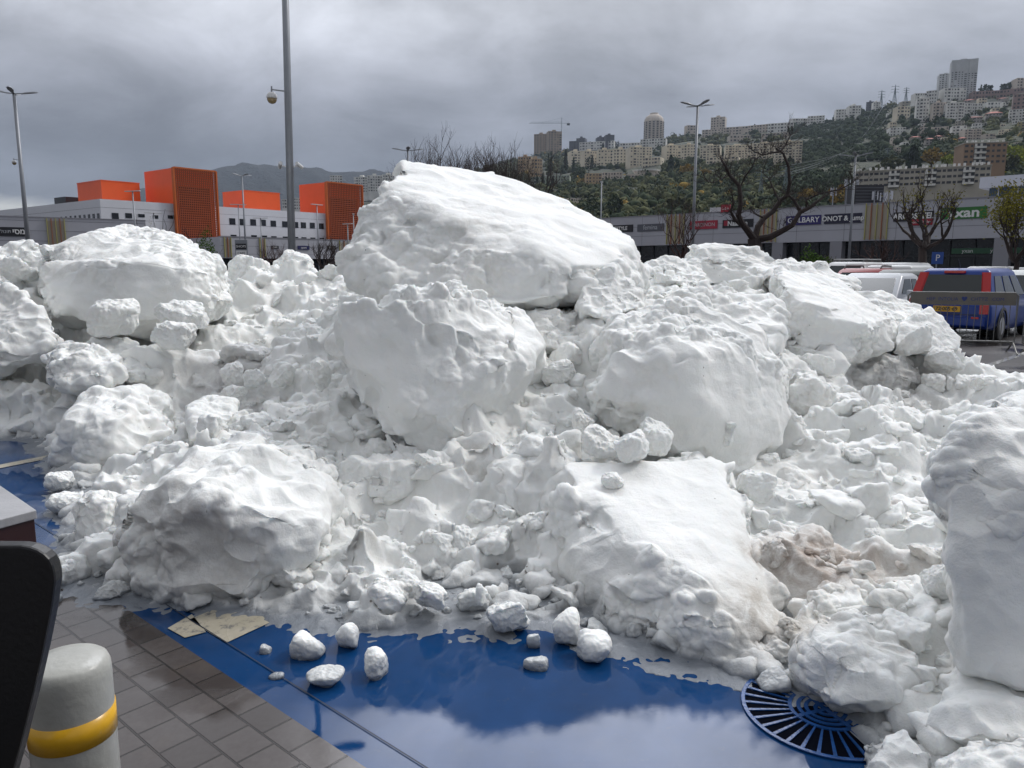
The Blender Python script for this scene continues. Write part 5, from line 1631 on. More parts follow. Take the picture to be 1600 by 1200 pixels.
def pylon(px, py0, py1, label, Y=None):
    b = hill_hit(px, py1) if Y is None else at(px, py1, Y); u = b.y / 1200; h = (py1 - py0) * u
    r = empty('power_pylon', tuple(b)); tag(r, label, 'pylon', 'power pylons on the slope')
    m = MB(); w = h * .09; t = max(.2, .36 * u)
    for sx in (-1, 1):
        for sy in (-1, 1): m.tube([(sx * w, sy * w, 0), (sx * w * .25, sy * w * .25, h * .6), (0, 0, h)], t, 4)
    for k in range(6):
        z0, z1 = h * k / 7, h * (k + 1) / 7; w0, w1 = w * (1 - k / 7.5), w * (1 - (k + 1) / 7.5)
        m.tube([(-w0, -w0, z0), (w1, -w1, z1)], t * .6, 3); m.tube([(w0, -w0, z0), (-w1, -w1, z1)], t * .6, 3)
    m.build('lattice_tower', M_CR, r)
    for z in (.62, .76, .9):
        m = MB(); m.tube([(-h * .2, 0, h * z), (0, 0, h * (z + .03)), (h * .2, 0, h * z)], t, 4); m.build('cross_arm', M_CR, r)
    return b, h
pyl = [pylon(1376, 139, 166, 'power pylon on the ridge, left of three'), pylon(1397, 133, 162, 'power pylon on the ridge, middle and tallest of three'), pylon(1415, 135, 156, 'power pylon on the ridge, right of three'),
       pylon(1386, 232, 250, 'small power pylon down in the trees'), pylon(1226, 258, 312, 'power pylon behind the bare pruned tree, right one'), pylon(1188, 268, 312, 'power pylon behind the bare pruned tree, left one')]
M_WIRE = simple('wire', (0.22, 0.23, 0.24), 0.9, spec=0.05)
for i, (a, b, dz) in enumerate(((0, 3, .8), (0, 4, .62), (1, 3, .9), (1, 4, .76), (2, 3, .62), (2, 4, .9), (0, 5, .76), (1, 5, .62))):
    (pa, ha), (pb, hb_) = pyl[a], pyl[b]
    A = pa + Vector(((-.2 if i % 2 else .2) * ha, 0, ha * dz)); Bq = pb + Vector(((-.2 if i % 2 else .2) * hb_, 0, hb_ * dz))
    pts = [A.lerp(Bq, k / 16) - Vector((0, 0, 26 * math.sin(math.pi * k / 16))) for k in range(17)]
    m = MB(); m.tube([p - A for p in pts], 0.09, 4); o = m.build('power_line', M_WIRE); o.location = A
    tag(o, ['first', 'second', 'third', 'fourth', 'fifth', 'sixth', 'seventh', 'eighth'][i] + ' sagging power line from the left over the dark wooded valley', 'power line', 'power lines over the valley')

# ---- vegetation on the slope
def clear_of(px, py, pad=2):
    return not any(x0 - pad < px < x1 + pad and y0 - 3 < py < y1 - 1 for x0, x1, y0, y1 in BLD)
cnt = 0
for i in range(12500):
    px = rw.uniform(620, 1780); s = rw.rand() ** 0.8
    p = hill_pt(px, min(s, .985)); py = foot_py(px) + (ridge_py(px) - foot_py(px)) * (min(s, .985) ** .75)
    if not clear_of(px, py): continue
    dark = (1230 < px < 1480 and py > 175) or rw.rand() < .45
    if 930 < px < 1150 and 285 < py < 345 and rw.rand() < .3: continue
    size = rw.uniform(1.3, 3.3) * (1 + p.y / 1500)
    if px > 1400 and py < 165: size *= .6
    k = 0 if dark else 1
    if rw.rand() < .015 and not (1230 < px < 1480): k = 2
    add_wood(p, size, k, rw.uniform(.7, 1.25))
def wood_obj(k, label, name='woodland'):
    V = np.concatenate(woods[k]); F = np.concatenate(wf[k])
    o = link(bpy.data.objects.new(name, mesh_np(name, V, F, GREENS[k], smooth=False)))
    tag(o, label, 'woodland', kind='stuff')
wood_obj(0, 'dark evergreen woodland covering the hillside'); wood_obj(1, 'olive scrub and trees covering the hillside', 'scrub'); wood_obj(2, 'scattered yellowing autumn trees on the hillside', 'autumn_woodland')
M_TRUNK = simple('bark', (0.045, 0.032, 0.026), .85, 0, .3, 4, .5, 25)
def hill_tree(px, py_b, py_t, wpx, kind, label, shape='round', group='single trees on the slope', Y=None):
    b = at(px, py_b, Y) if Y else hill_hit(px, py_b)
    u = b.y / 1200; h = (py_b - py_t) * u; w = wpx * u
    r = empty('cypress' if shape == 'cypress' else 'tree', tuple(b)); tag(r, label, 'tree', group)
    V, F = [], []; k0 = 0; rr_ = np.random.RandomState(int(px * 7 + py_b))
    n = 240; 
    V = []
    for i in range(n):
        if shape == 'cypress':
            z = rr_.rand() ** .9; rad = (w / 2) * (1 - z) ** .6 * min(1, z * 6 + .35) * rr_.uniform(.5, 1.05)
            a = rr_.uniform(0, 6.28); p = np.array([rad * math.cos(a), rad * math.sin(a), h * (.05 + z * .95)]); s = w * .17
        else:
            d = rr_.normal(size=3); d /= np.linalg.norm(d); q = rr_.uniform(.6, 1.0) * (1 + .25 * math.sin(d[0] * 5 + px) * math.cos(d[2] * 4))
            p = np.array([d[0] * w / 2 * q, d[1] * w / 2 * q, h * .6 + d[2] * h * .4 * q]); s = w * .075
        a_ = rr_.normal(size=3); a_ /= np.linalg.norm(a_); c_ = np.cross(a_, rr_.normal(size=3)); c_ /= np.linalg.norm(c_)
        sz = 1.7 if shape == 'cypress' else 1
        V += [p + a_ * s * np.array([1, 1, sz]), p + c_ * s, p - a_ * s * np.array([1, 1, sz]), p - c_ * s]
    V = np.array(V); F = np.arange(len(V)).reshape(-1, 4)
    link(bpy.data.objects.new('crown', mesh_np('crown', V, F, GREENS[kind], smooth=False)), r)
    m = MB(); m.tube([(0, 0, -2), (0, 0, h * .5)], [w * .05, w * .03], 6); m.build('trunk', M_TRUNK, r)
    return r
for i, (px, pb, pt, w, k, sh, lab) in enumerate([
    (884, 270, 236, 8, 0, 'cypress', 'tall dark cypress left of the long cream row'), (896, 274, 247, 6, 0, 'cypress', 'slim dark cypress beside the tall one'),
    (861, 272, 240, 6, 0, 'cypress', 'dark cypress below the tan blocks'), (857, 285, 243, 5, 0, 'cypress', 'dark narrow cypress right of the peach block'),
    (920, 272, 245, 12, 0, 'round', 'broad dark tree before the cream row'), (925, 268, 244, 6, 0, 'cypress', 'cypress before the third step of the cream row'),
    (839, 296, 275, 6, 0, 'cypress', 'first of four small cypresses by the pale green block'), (848, 297, 273, 7, 0, 'cypress', 'second of four small cypresses by the pale green block'),
    (856, 297, 276, 5, 0, 'cypress', 'third of four small cypresses by the pale green block'), (863, 297, 278, 6, 0, 'cypress', 'fourth of four small cypresses by the pale green block'),
    (906, 285, 262, 16, 0, 'round', 'round dark tree between pale green and pinkish blocks'), (913, 291, 279, 14, 2, 'round', 'small orange autumn tree beside the pinkish block'),
    (1048, 272, 246, 14, 0, 'cypress', 'dark conifer below the cream block left of the lamp'), (1058, 272, 252, 10, 0, 'cypress', 'smaller dark conifer near the lamp post'),
    (1072, 278, 258, 24, 2, 'round', 'broad yellow-brown tree just left of the lamp post'), (1100, 280, 266, 20, 2, 'round', 'yellow-brown tree just right of the lamp post'),
    (960, 340, 305, 26, 0, 'round', 'large dark round tree above the left end of the mall'), (925, 345, 302, 18, 0, 'round', 'dark tree left of the large round one'),
    (920, 235, 222, 10, 0, 'round', 'dark tree before the white row on the ridge'), (942, 236, 224, 5, 0, 'cypress', 'small cypress before the dark pair'), (964, 234, 221, 8, 0, 'round', 'dark tree right of the white ridge row'),
    (1310, 330, 292, 34, 2, 'round', 'golden autumn tree behind the antennas'), (1262, 322, 296, 30, 2, 'round', 'golden autumn tree behind the big bare tree'),
    (1360, 300, 262, 30, 1, 'round', 'olive tree at the left end of the long stone block'), (1395, 268, 247, 34, 1, 'round', 'flat-topped green tree above the long stone block'),
    (1425, 264, 232, 24, 0, 'cypress', 'big dark conifer above the long stone block'), (1455, 262, 233, 30, 2, 'round', 'golden tree left of the brown block'), (1480, 260, 243, 22, 3, 'round', 'lime-yellow tree left of the brown block'),
    (1565, 278, 244, 46, 1, 'round', 'dark olive tree in front of the brown block'), (1585, 262, 228, 32, 3, 'round', 'lime-yellow tree right of the brown block'), (1600, 272, 238, 34, 3, 'round', 'lime-yellow tree at the right edge'),
    (1540, 146, 130, 20, 0, 'round', 'dark tree on the skyline right of the tall tower'), (1574, 146, 130, 22, 0, 'round', 'dark tree on the skyline at right'), (1420, 322, 296, 40, 1, 'round', 'green tree below the long stone block, left'),
    (1465, 316, 290, 44, 0, 'round', 'dark green tree below the long stone block, middle'), (1500, 308, 288, 40, 1, 'round', 'green tree below the long stone block, right'), (1060, 335, 306, 44, 1, 'round', 'olive tree above the mall roof near the lamp'), (1225, 340, 308, 40, 1, 'round', 'olive tree above the mall roof behind the bare tree'),
    (1350, 345, 308, 46, 1, 'round', 'olive tree above the mall roof near the antennas'), (1440, 335, 305, 50, 1, 'round', 'green bush above the mall roof near the bare tree'), (1540, 330, 300, 20, 1, 'round', 'green bush left of the upper block')]):
    hill_tree(px, pb, pt, w, k, lab, sh)
# ================================================================== lamp posts
def pole_at(px, py_top, H):
    d = ray(px, py_top); t = (H - EYE) / d.z
    return Vector((d.x * t, d.y * t, 0))
def lamp(loc, H, label, r0=0.11, r1=0.06, kind='quad', dome=None, spots=None, rz=0.0, group='lamp posts of the car park'):
    r = empty('street_lamp', tuple(loc), rz); tag(r, label, 'lamp post', group)
    m = MB(); m.tube([(0, 0, 0), (0, 0, H)], [r0, r1], 12); m.build('pole', M_GAL, r, smooth=True)
    m = MB(); m.box(-r0 * 2.2, r0 * 2.2, -r0 * 2.2, r0 * 2.2, 0, 0.03); m.build('base_plate', M_GAL, r)
    if kind == 'quad':
        for k in range(4):
            a = k * math.pi / 2 + .35
            ld_ = empty('lamp_head', (0, 0, H)); ld_.parent = r; ld_.rotation_euler = (0, 0, a)
            m = MB()
            secs = [(0.0, .05, .0, .05), (.45, .09, .03, .05), (.8, .17, .10, .06), (1.15, .14, .15, .05), (1.3, .05, .17, .02)]
            vs = []
            for (x, w, z, th) in secs: vs += [(x, -w, z), (x, w, z), (x, w * .8, z + th), (x, -w * .8, z + th)]
            fs = [(0, 1, 2, 3), (19, 18, 17, 16)]
            for i in range(4):
                for j in range(4): fs.append((i * 4 + j, i * 4 + (j + 1) % 4, i * 4 + 4 + (j + 1) % 4, i * 4 + 4 + j)[::-1])
            m.add(vs, fs); m.build('housing', M_GAL, ld_)
            m = MB(); m.box(.55, 1.1, -.1, .1, .045, .058, Matrix.Rotation(-.11, 4, 'Y')); m.build('lens', M_TANK, ld_)
    else:
        for sgn in ((-1, 1) if kind == 'twin' else (1,)):
            ld_ = empty('lamp_head', (0, 0, H)); ld_.parent = r; ld_.rotation_euler = (0, 0, 0 if sgn > 0 else math.pi)
            m = MB(); m.box(0.0, .95, -.13, .13, -.02, .06); m.build('housing', M_TANK, ld_, bevel=.015)
    if dome:
        z = dome
        c = empty('camera_bracket', (0, 0, z)); c.parent = r
        m = MB(); m.tube([(0, 0, 0), (-.38, 0, .04), (-.42, 0, .04)], .018, 6); m.tube([(-.40, 0, .12), (-.40, 0, -.03)], .022, 6); m.build('arm', M_GAL, c)
        m = MB(); m.lathe([(.001, -.02), (.08, -.03), (.125, -.09), (.13, -.14), (.13, -.17)], 16, (-.40, 0, 0)); m.build('housing', M_TANK, c, smooth=True)
        m = MB(); m.lathe([(.118, -.171), (.115, -.22), (.085, -.27), (.04, -.295), (.001, -.30)], 16, (-.40, 0, 0)); m.build('dome', simple('camera_dome', (.25, .19, .10), .15), c, smooth=True)
    if spots:
        for sgn in (-1, 1):
            m = MB(); m.tube([(0, 0, spots), (sgn * .22, 0, spots + .05)], .015, 5); m.tube([(sgn * .2, -.1, spots + .1), (sgn * .28, .1, spots + .02)], .05, 8); m.build('small_camera', M_TANK, r)
    return r
b_ = at(455, 414, 20)
lamp((b_.x, b_.y, 0), 12, 'tall grey lamp pole with a dome camera, running out of the top', .10, .075, 'quad', dome=at(440, 143, 20).z, spots=at(452, 262, 20).z).rotation_euler = (0, R(1.0), 0)
q = pole_at(22, 147, 12); lamp(q, 12, 'lamp post with four flat wings and a dome camera at the left edge', .15, .10, dome=at(28, 250, q.y).z, spots=None)
for i, (px, py, H, kd, lab) in enumerate(((1090, 166, 12, 'quad', 'lamp post with four wings left of the big bare tree'), (1337, 244, 10.5, 'quad', 'lamp post with four wings in front of the mall signs'),
        (637, 236, 11, 'quad', 'lamp post top peeping above the peak of the biggest block'), (378, 275, 12, 'quad', 'lamp post with four wings beside the pylon sign'), (207, 299, 9, 'twin', 'twin-headed lamp before the leftmost orange block'),
        (372, 320, 9, 'twin', 'short twin-headed lamp left of the winged one'), (495, 320, 9, 'twin', 'twin-headed lamp in front of the second screened tower'), (552, 335, 8, 'twin', 'twin-headed lamp before the right screened tower, taller of two'),
        (543, 350, 7, 'twin', 'twin-headed lamp before the right screened tower, shorter of two'), (407, 341, 7.5, 'twin', 'thin lamp between pylon sign and lamp pole'), (240, 333, 7.5, 'twin', 'short lamp in front of the pale office wall'), (940, 284, 10, 'single', 'thin lamp above the left end of the mall'))):
    q = pole_at(px, py, H)
    lamp(q, H, lab, .12 if kd == 'quad' else .09, .075 if kd == 'quad' else .06, kd, rz=i * .7)

# ================================================================== trees near the car park
def limb(mb, pts, r0, r1, n=7):
    k = len(pts); mb.tube(pts, [r0 + (r1 - r0) * (i / (k - 1)) for i in range(k)], n, caps=True)
def twig(mb, rr, p, d, L, r, lev, up=.25, tips=None):
    d = d.normalized(); pts = [p.copy()]; q = p.copy()
    n = 4
    for i in range(n):
        d = (d + Vector((rr.uniform(-.35, .35), rr.uniform(-.35, .35), rr.uniform(-.25, .35) + up * .3))).normalized()
        q = q + d * (L / n); pts.append(q.copy())
    limb(mb, pts, r, r * .45, 5 if r > .02 else 3)
    if tips is not None: tips.append(q.copy())
    if lev > 0:
        for k in range(rr.choice((2, 3, 3))):
            i = rr.choice((2, 3, 4)); 
            nd = (d + Vector((rr.uniform(-1, 1), rr.uniform(-1, 1), rr.uniform(-.3, .8)))).normalized()
            twig(mb, rr, pts[i], nd, L * rr.uniform(.55, .85), r * .55, lev - 1, up, tips)
M_BARK2 = simple('dark_bark', (0.035, 0.024, 0.022), .85, 0, .35, 3, .6, 30)
M_BARKR = simple('reddish_twigs', (0.06, 0.030, 0.026), .85, 0, .3, 3)
# the big pruned tree, limb by limb
T0 = at(1180, 396, 34); T0.z = 0
bt = empty('bare_tree', tuple(T0)); tag(bt, 'big bare pruned tree with a thick forked trunk in front of the mall signs', 'tree', 'bare trees of the car park')
def tp(zx, zy, dy=0): 
    return at(1080 + zx / 5, 200 + zy / 5, 34 + dy) - T0
mb = MB()
limb(mb, [Vector((-.05, 0, -.1)), Vector((0, 0, 1.2)), tp(500, 960), tp(495, 900), tp(490, 860)], .36, .27, 10)
mb.build('trunk', M_BARK2, bt)
rt = random.Random(9)
limbs = [([(490, 870), (440, 800), (390, 735), (368, 680), (388, 600), (375, 450), (300, 370), (270, 300), (235, 245)], .19, .04, -1.0),
         ([(430, 790), (340, 715), (308, 650), (330, 590), (320, 520)], .11, .03, -.6),
         ([(500, 860), (520, 770), (570, 700), (640, 650), (700, 560), (750, 530), (770, 430), (760, 300), (720, 200), (660, 160)], .17, .04, .6),
         ([(700, 185), (620, 195), (560, 212), (480, 178)], .05, .02, .6), ([(700, 180), (740, 130), (775, 60)], .05, .02, .6),
         ([(510, 872), (620, 850), (700, 810), (790, 760), (850, 660), (930, 620), (975, 580), (1050, 530)], .19, .05, -.9),
         ([(850, 650), (800, 560), (760, 525)], .09, .05, -.2), ([(900, 640), (900, 560), (1000, 515), (1160, 480), (1240, 440), (1290, 400)], .06, .02, -.8),
         ([(380, 470), (420, 380), (480, 300), (500, 240)], .05, .02, -.9), ([(560, 700), (500, 670), (470, 640)], .06, .02, .3), ([(690, 575), (640, 470), (610, 400), (560, 350)], .05, .015, .5),
         ([(300, 370), (230, 400), (170, 430), (130, 420)], .035, .012, -1)]
for L, r0, r1, dz in limbs:
    mb = MB()
    r0 *= .85; n = len(L); P = [tp(x, y, dz * min(1, i / 3) + rt.uniform(-.12, .12)) for i, (x, y) in enumerate(L)]
    limb(mb, P, r0, r1, 8)
    for i in range(max(1, n // 3), n):
        for k in range(6):
            twig(mb, rt, P[i], Vector((rt.uniform(-1, 1), rt.uniform(-1, 1), rt.uniform(-.2, 1))), rt.uniform(.28, .62), .016, 2, .05)
    mb.build('limb', M_BARK2, bt)
def bare_tree(px, Y, py_top, label, seed, spread=.5, r=.12, mat=None, nb=6, lev=3, leaves=None, trunk_h=.35, name='bare_tree', group='bare trees of the car park', x=None, gap=0):
    b = at(px, 414, Y); b.z = 0; H = at(px, py_top, Y).z
    o = empty(name, tuple(b)); tag(o, label, 'tree', group)
    rr = random.Random(seed)
    th = H * trunk_h
    mb = MB(); limb(mb, [Vector((0, 0, -.05)), Vector((.05, .02, th * .5)), Vector((rr.uniform(-.15, .15), 0, th))], r, r * .75, 9)
    mb.build('trunk', mat or M_BARK2, o)
    tips = []; mb = MB()
    for k in range(nb):
        a = k * 2 * math.pi / nb + rr.uniform(-.3, .3)
        d = Vector((math.cos(a) * spread * 2, math.sin(a) * spread * 2, 1)).normalized()
        twig(mb, rr, Vector((0, 0, th - .05)), d, (H - th) * .40, r * .5, lev, .45, tips)
    mb.build('branches', mat or M_BARK2, o)
    if leaves:
        V = []; r_ = np.random.RandomState(seed)
        for t_ in tips:
            for k in range(leaves[1]):
                p = np.array(t_) + r_.normal(size=3) * leaves[2]; a = r_.normal(size=3); a /= np.linalg.norm(a); c = np.cross(a, r_.normal(size=3)); c /= np.linalg.norm(c)
                s = leaves[3]; V += [p + a * s, p + c * s * .6, p - a * s, p - c * s * .6]
        V = np.array(V); link(bpy.data.objects.new('foliage', mesh_np('foliage', V, np.arange(len(V)).reshape(-1, 4), leaves[0], smooth=False)), o)
    return o
M_YGR = leaf_mat('yellow_green_leaves', (0.12, 0.12, 0.02), (0.28, 0.25, 0.05), 3)
M_GRN = leaf_mat('green_leaves', (0.03, 0.07, 0.015), (0.10, 0.17, 0.03), 3)
bare_tree(1064, 42, 300, 'small reddish bare tree before the first striped panel', 3, .6, .10, M_BARKR, 7, 4)
bare_tree(1442, 32, 262, 'bare tree with a stout trunk right of the red car, before the mall', 8, .75, .20, None, 6, 4, leaves=(M_YGR, 1, .1, .05), trunk_h=.42)
bare_tree(1374, 44, 352, 'small bare tree above the roof of the silver car', 12, .8, .12, M_BARKR, 7, 3)
bare_tree(1584, 30, 290, 'leafy yellow-green tree at the right edge before the mall', 15, .55, .12, None, 8, 4, leaves=(M_YGR, 5, .22, .05), trunk_h=.38, name='leafy_tree', group=None)
for i_, (px_, Y_, pt_) in enumerate(((672, 42, 222), (706, 44, 205), (742, 41, 203), (780, 43, 212), (818, 40, 228))):
    bare_tree(px_, Y_, pt_, ('leftmost', 'second', 'middle', 'fourth', 'rightmost')[i_] + ' of five bare trees behind the biggest snow block', 21 + i_, .8, .13, None, 9, 4, trunk_h=.5)
bare_tree(430, 66, 374, 'low reddish bare tree behind the snow, left of the lamp pole', 31, 1.0, .10, M_BARKR, 9, 4)
bare_tree(506, 52, 362, 'dark bare tree behind the snow, right of the lamp pole', 32, .8, .12, None, 8, 4)
bare_tree(536, 60, 378, 'low bare tree next to the biggest block at left', 33, .9, .1, M_BARKR, 8, 3)
def shrub(px, Y, py_top, wpx, label, mat, seed):
    b = at(px, 414, Y); b.z = 0; H = at(px, py_top, Y).z; w = wpx / 1200 * Y
    o = empty('shrub', tuple(b)); tag(o, label, 'shrub', 'shrubs of the car park')
    r_ = np.random.RandomState(seed); V = []
    for i in range(1500):
        d = r_.normal(size=3); d /= np.linalg.norm(d); q = r_.uniform(.45, 1.0) * (1 + .22 * math.sin(5 * d[0] + seed) + .15 * math.sin(7 * d[2] + d[1] * 4))
        p = np.array([d[0] * w / 2 * q, d[1] * w / 2 * q, H * .56 + d[2] * H * .44 * q]); a = r_.normal(size=3); a /= np.linalg.norm(a); c = np.cross(a, r_.normal(size=3)); c /= np.linalg.norm(c)
        s = .035 * w; V += [p + a * s, p + c * s * .6, p - a * s, p - c * s * .6]
    V = np.array(V); link(bpy.data.objects.new('foliage', mesh_np('foliage', V, np.arange(len(V)).reshape(-1, 4), mat, smooth=False)), o)
    mb = MB(); rr = random.Random(seed)
    for k in range(5): twig(mb, rr, Vector((0, 0, 0)), Vector((rr.uniform(-1, 1), rr.uniform(-1, 1), 1.6)), H * .7, .04, 1)
    mb.build('stems', M_BARK2, o)
shrub(322, 52, 364, 42, 'bright green shrub behind the big left mound', M_GRN, 1)
shrub(240, 50, 351, 16, 'small yellow shrub top above the big left mound', M_YGR, 2)
shrub(1268, 40, 388, 52, 'bright green shrub behind the snow ridge, left of the cars', M_GRN, 3)
shrub(1298, 42, 398, 30, 'darker low shrub right of the bright green one', GREENS[1], 4)

# parking sign post
b_ = at(1463, 414, 36); r = empty('sign_post', (b_.x, b_.y, 0)); tag(r, 'thin post with a small square blue sign beside the stout bare tree', 'sign')
m = MB(); m.tube([(0, 0, 0), (0, 0, 2.2)], .03, 8); m.build('post', M_GAL, r)
m = MB(); m.box(-.27, .27, -.06, -.04, 1.65, 2.2); q = m.build('sign_panel', simple('blue_sign', (.02, .07, .30), .4), r)
m = MB(); m.lathe([(.06, 0), (.06, .02)], 10, (0, 0, 0)); 
text_mesh('P', .42, M_W, q, Matrix.Translation((0, -.065, 1.92)) @ Matrix.Rotation(R(90), 4, 'X'))

# ================================================================== cars
def paint(name, c, rough=.28): 
    m = simple(name, c, rough); t = m.node_tree.nodes['Principled BSDF']; t.inputs['Coat Weight'].default_value = .12; t.inputs['Specular IOR Level'].default_value = .3; t.inputs['Coat Roughness'].default_value = .08; return m
M_TYRE = simple('tyre_rubber', (.012, .012, .013), .8)
M_RIM = simple('alloy_rim', (.35, .35, .37), .35, .8)
M_GL = simple('car_glass', (.02, .026, .028), .06)
M_TAIL = simple('red_tail_lamp', (.42, .008, .01), .2)
M_BLK2 = simple('black_trim', (.012, .012, .013), .5)
M_PLATE = simple('yellow_plate', (.62, .34, .01), .4)
def car(loc, az, label, colr, L=4.2, W=1.72, H=1.5, style='hatch', name='parked_car', bars=False, plate=None):
    """x forward; az = heading measured from +Y towards +X"""
    r = empty(name, (loc.x, loc.y, 0), math.pi / 2 - az); tag(r, label, 'car', 'parked cars')
    w = W / 2; bz = .88 if H < 1.55 else .95
    st = [(-L/2, .86, .42, bz - .10), (-L/2 + .08, .95, .30, bz - .02), (-L/2 + .5, 1.0, .24, bz), (0, 1.0, .20, bz - .01), (L/2 - 1.1, 1.0, .22, bz - .05), (L/2 - .45, .96, .25, bz - .17), (L/2 - .1, .86, .30, bz - .30), (L/2, .70, .40, bz - .36)]
    if style == 'sedan': st[0] = (-L/2, .86, .42, bz - .06)
    m = MB(); k = 10
    for (x, f, zb, zt) in st:
        a = w * f
        m.v += [(x, -a * .92, zb), (x, -a, zb + .14), (x, -a * 1.0, (zb + zt) / 2 + .02), (x, -a * .985, zt - .10), (x, -a * .90, zt), (x, a * .90, zt), (x, a * .985, zt - .10), (x, a, (zb + zt) / 2 + .02), (x, a, zb + .14), (x, a * .92, zb)]
    for i in range(len(st) - 1):
        for j in range(k): m.f.append((i * k + j, i * k + (j + 1) % k, (i + 1) * k + (j + 1) % k, (i + 1) * k + j))
    m.f.append(tuple(range(k))[::-1]); e = (len(st) - 1) * k; m.f.append(tuple(e + j for j in range(k)))
    pm = paint('car_paint', colr)
    body = m.build('body', pm, r, bevel=.03); 
    for p in body.data.polygons: p.use_smooth = True
    wr = w * .76
    if style == 'sedan': g = [(-L/2 + .55, bz, .0), (-L/2 + 1.25, H, 1), (L/2 - 1.95, H + .0, 1), (L/2 - 1.05, bz - .04, 0)]
    else: g = [(-L/2 + .10, bz, .0), (-L/2 + .38, H, 1), (L/2 - 1.75, H, 1), (L/2 - .85, bz - .05, 0)]
    wb = w * .93
    (x0, z0, _), (x1, z1, _), (x2, z2, _), (x3, z3, _) = g
    m = MB()
    vs = []
    for s in (-1, 1): vs += [(x0, s * wb, z0 - .06), (x1, s * wr, H - .07), (x2, s * wr, H - .07), (x3, s * wb, z3 - .06), (x1 + .1, s * wr * .86, H), (x2 - .1, s * wr * .86, H)]
    m.add(vs, [(0, 3, 2, 1), (6, 7, 8, 9), (1, 2, 5, 4), (7, 10, 11, 8), (4, 5, 11, 10), (0, 1, 7, 6), (1, 4, 10, 7), (3, 9, 8, 2), (2, 8, 11, 5), (0, 6, 9, 3)])
    cab = m.build('roof', pm, r, bevel=.035)
    for p in cab.data.polygons: p.use_smooth = True
    # windows sit on the cabin planes
    def side(s, t, u, off=.012):
        """t 0..1 along the cabin, u 0..1 up"""
        xa = x0 + (x1 - x0) * u; xb = x3 + (x2 - x3) * u
        y = wb + (wr - wb) * u
        n = Vector((0, (H - z0), (wb - wr))).normalized()
        return Vector((xa + (xb - xa) * t, s * (y + n.y * off), z0 - .06 + (H - .01 - z0) * u + n.z * off))
    for s in (-1, 1):
        spans = ((.10, .36), (.385, .655), (.68, .93)) if style != 'sedan' else ((.20, .50), (.53, .86))
        for (a, b) in spans:
            m = MB(); P = [side(s, a, .20), side(s, b, .20), side(s, b - .02, .86), side(s, a + .02, .86)]
            Q = [p + Vector((0, -s * .03, 0)) for p in P]
            m.add(P + Q, [(0, 1, 2, 3), (7, 6, 5, 4), (0, 4, 5, 1), (1, 5, 6, 2), (2, 6, 7, 3), (3, 7, 4, 0)]); m.build('side_window', M_GL, r)
    def endp(fr, t, u, off=.012):
        if fr: xa, za, xb = x3, z3, x2
        else: xa, za, xb = x0, z0, x1
        y = (wb + (wr - wb) * u) * (2 * t - 1)
        n = Vector(((H - za) * (1 if fr else -1), 0, abs(xb - xa))).normalized()
        return Vector((xa + (xb - xa) * u, y, za - .06 + (H - .01 - za) * u)) + n * off
    for fr, nm in ((True, 'windscreen'), (False, 'rear_window')):
        m = MB(); P = [endp(fr, .08, .14), endp(fr, .92, .14), endp(fr, .90, .90), endp(fr, .10, .90)]
        d = Vector((-.03 if fr else .03, 0, 0)); Q = [p + d for p in P]
        m.add(P + Q, [(0, 1, 2, 3), (7, 6, 5, 4), (0, 4, 5, 1), (1, 5, 6, 2), (2, 6, 7, 3), (3, 7, 4, 0)]); m.build(nm, M_GL, r)
    # tail lamps, head lamps
    for s in (-1, 1):
        if style == 'mpv':
            m = MB()
            P = [endp(False, .5 + s * .47, .02), endp(False, .5 + s * .375, .10), endp(False, .5 + s * .385, .98), endp(False, .5 + s * .495, .98)]
            P2 = [p + Vector((-.035, s * .03, 0)) for p in P]
            m.add(P + P2, [(0, 1, 2, 3), (7, 6, 5, 4), (0, 4, 5, 1), (1, 5, 6, 2), (2, 6, 7, 3), (3, 7, 4, 0)])
            m.box(-L/2 - .012, -L/2 + .20, s * w * .80 - .08 , s * w * .80 + .08, bz - .28, bz - .03)
            m.build('tail_lamp', M_TAIL, r)
        else:
            m = MB(); m.box(-L/2 - .01, -L/2 + .2, s * w * .78 - .14, s * w * .78 + .12, bz - .27, bz - .1); m.build('tail_lamp', M_TAIL, r, bevel=.01)
        m = MB(); m.box(L/2 - .3, L/2 - .05, s * w * .66 - .18, s * w * .66 + .12, bz - .42, bz - .28); m.build('headlight', M_TANK, r, bevel=.02)
        m = MB(); m.box(x2 + .15, x2 + .33, s * (w + .02) - .02, s * (w + .16), bz, bz + .13) if s > 0 else m.box(x2 + .15, x2 + .33, -(w + .16), -(w + .0), bz, bz + .13); m.build('wing_mirror', pm if style != 'mpv' else M_BLK2, r, bevel=.02)
    m = MB(); m.box(-L/2 - .05, -L/2 + .1, -w * .84, w * .84, .34, .52); m.build('rear_bumper', pm, r, bevel=.025)
    m = MB(); m.box(L/2 - .1, L/2 + .03, -w * .7, w * .7, .30, .46); m.build('front_bumper', pm, r, bevel=.025)
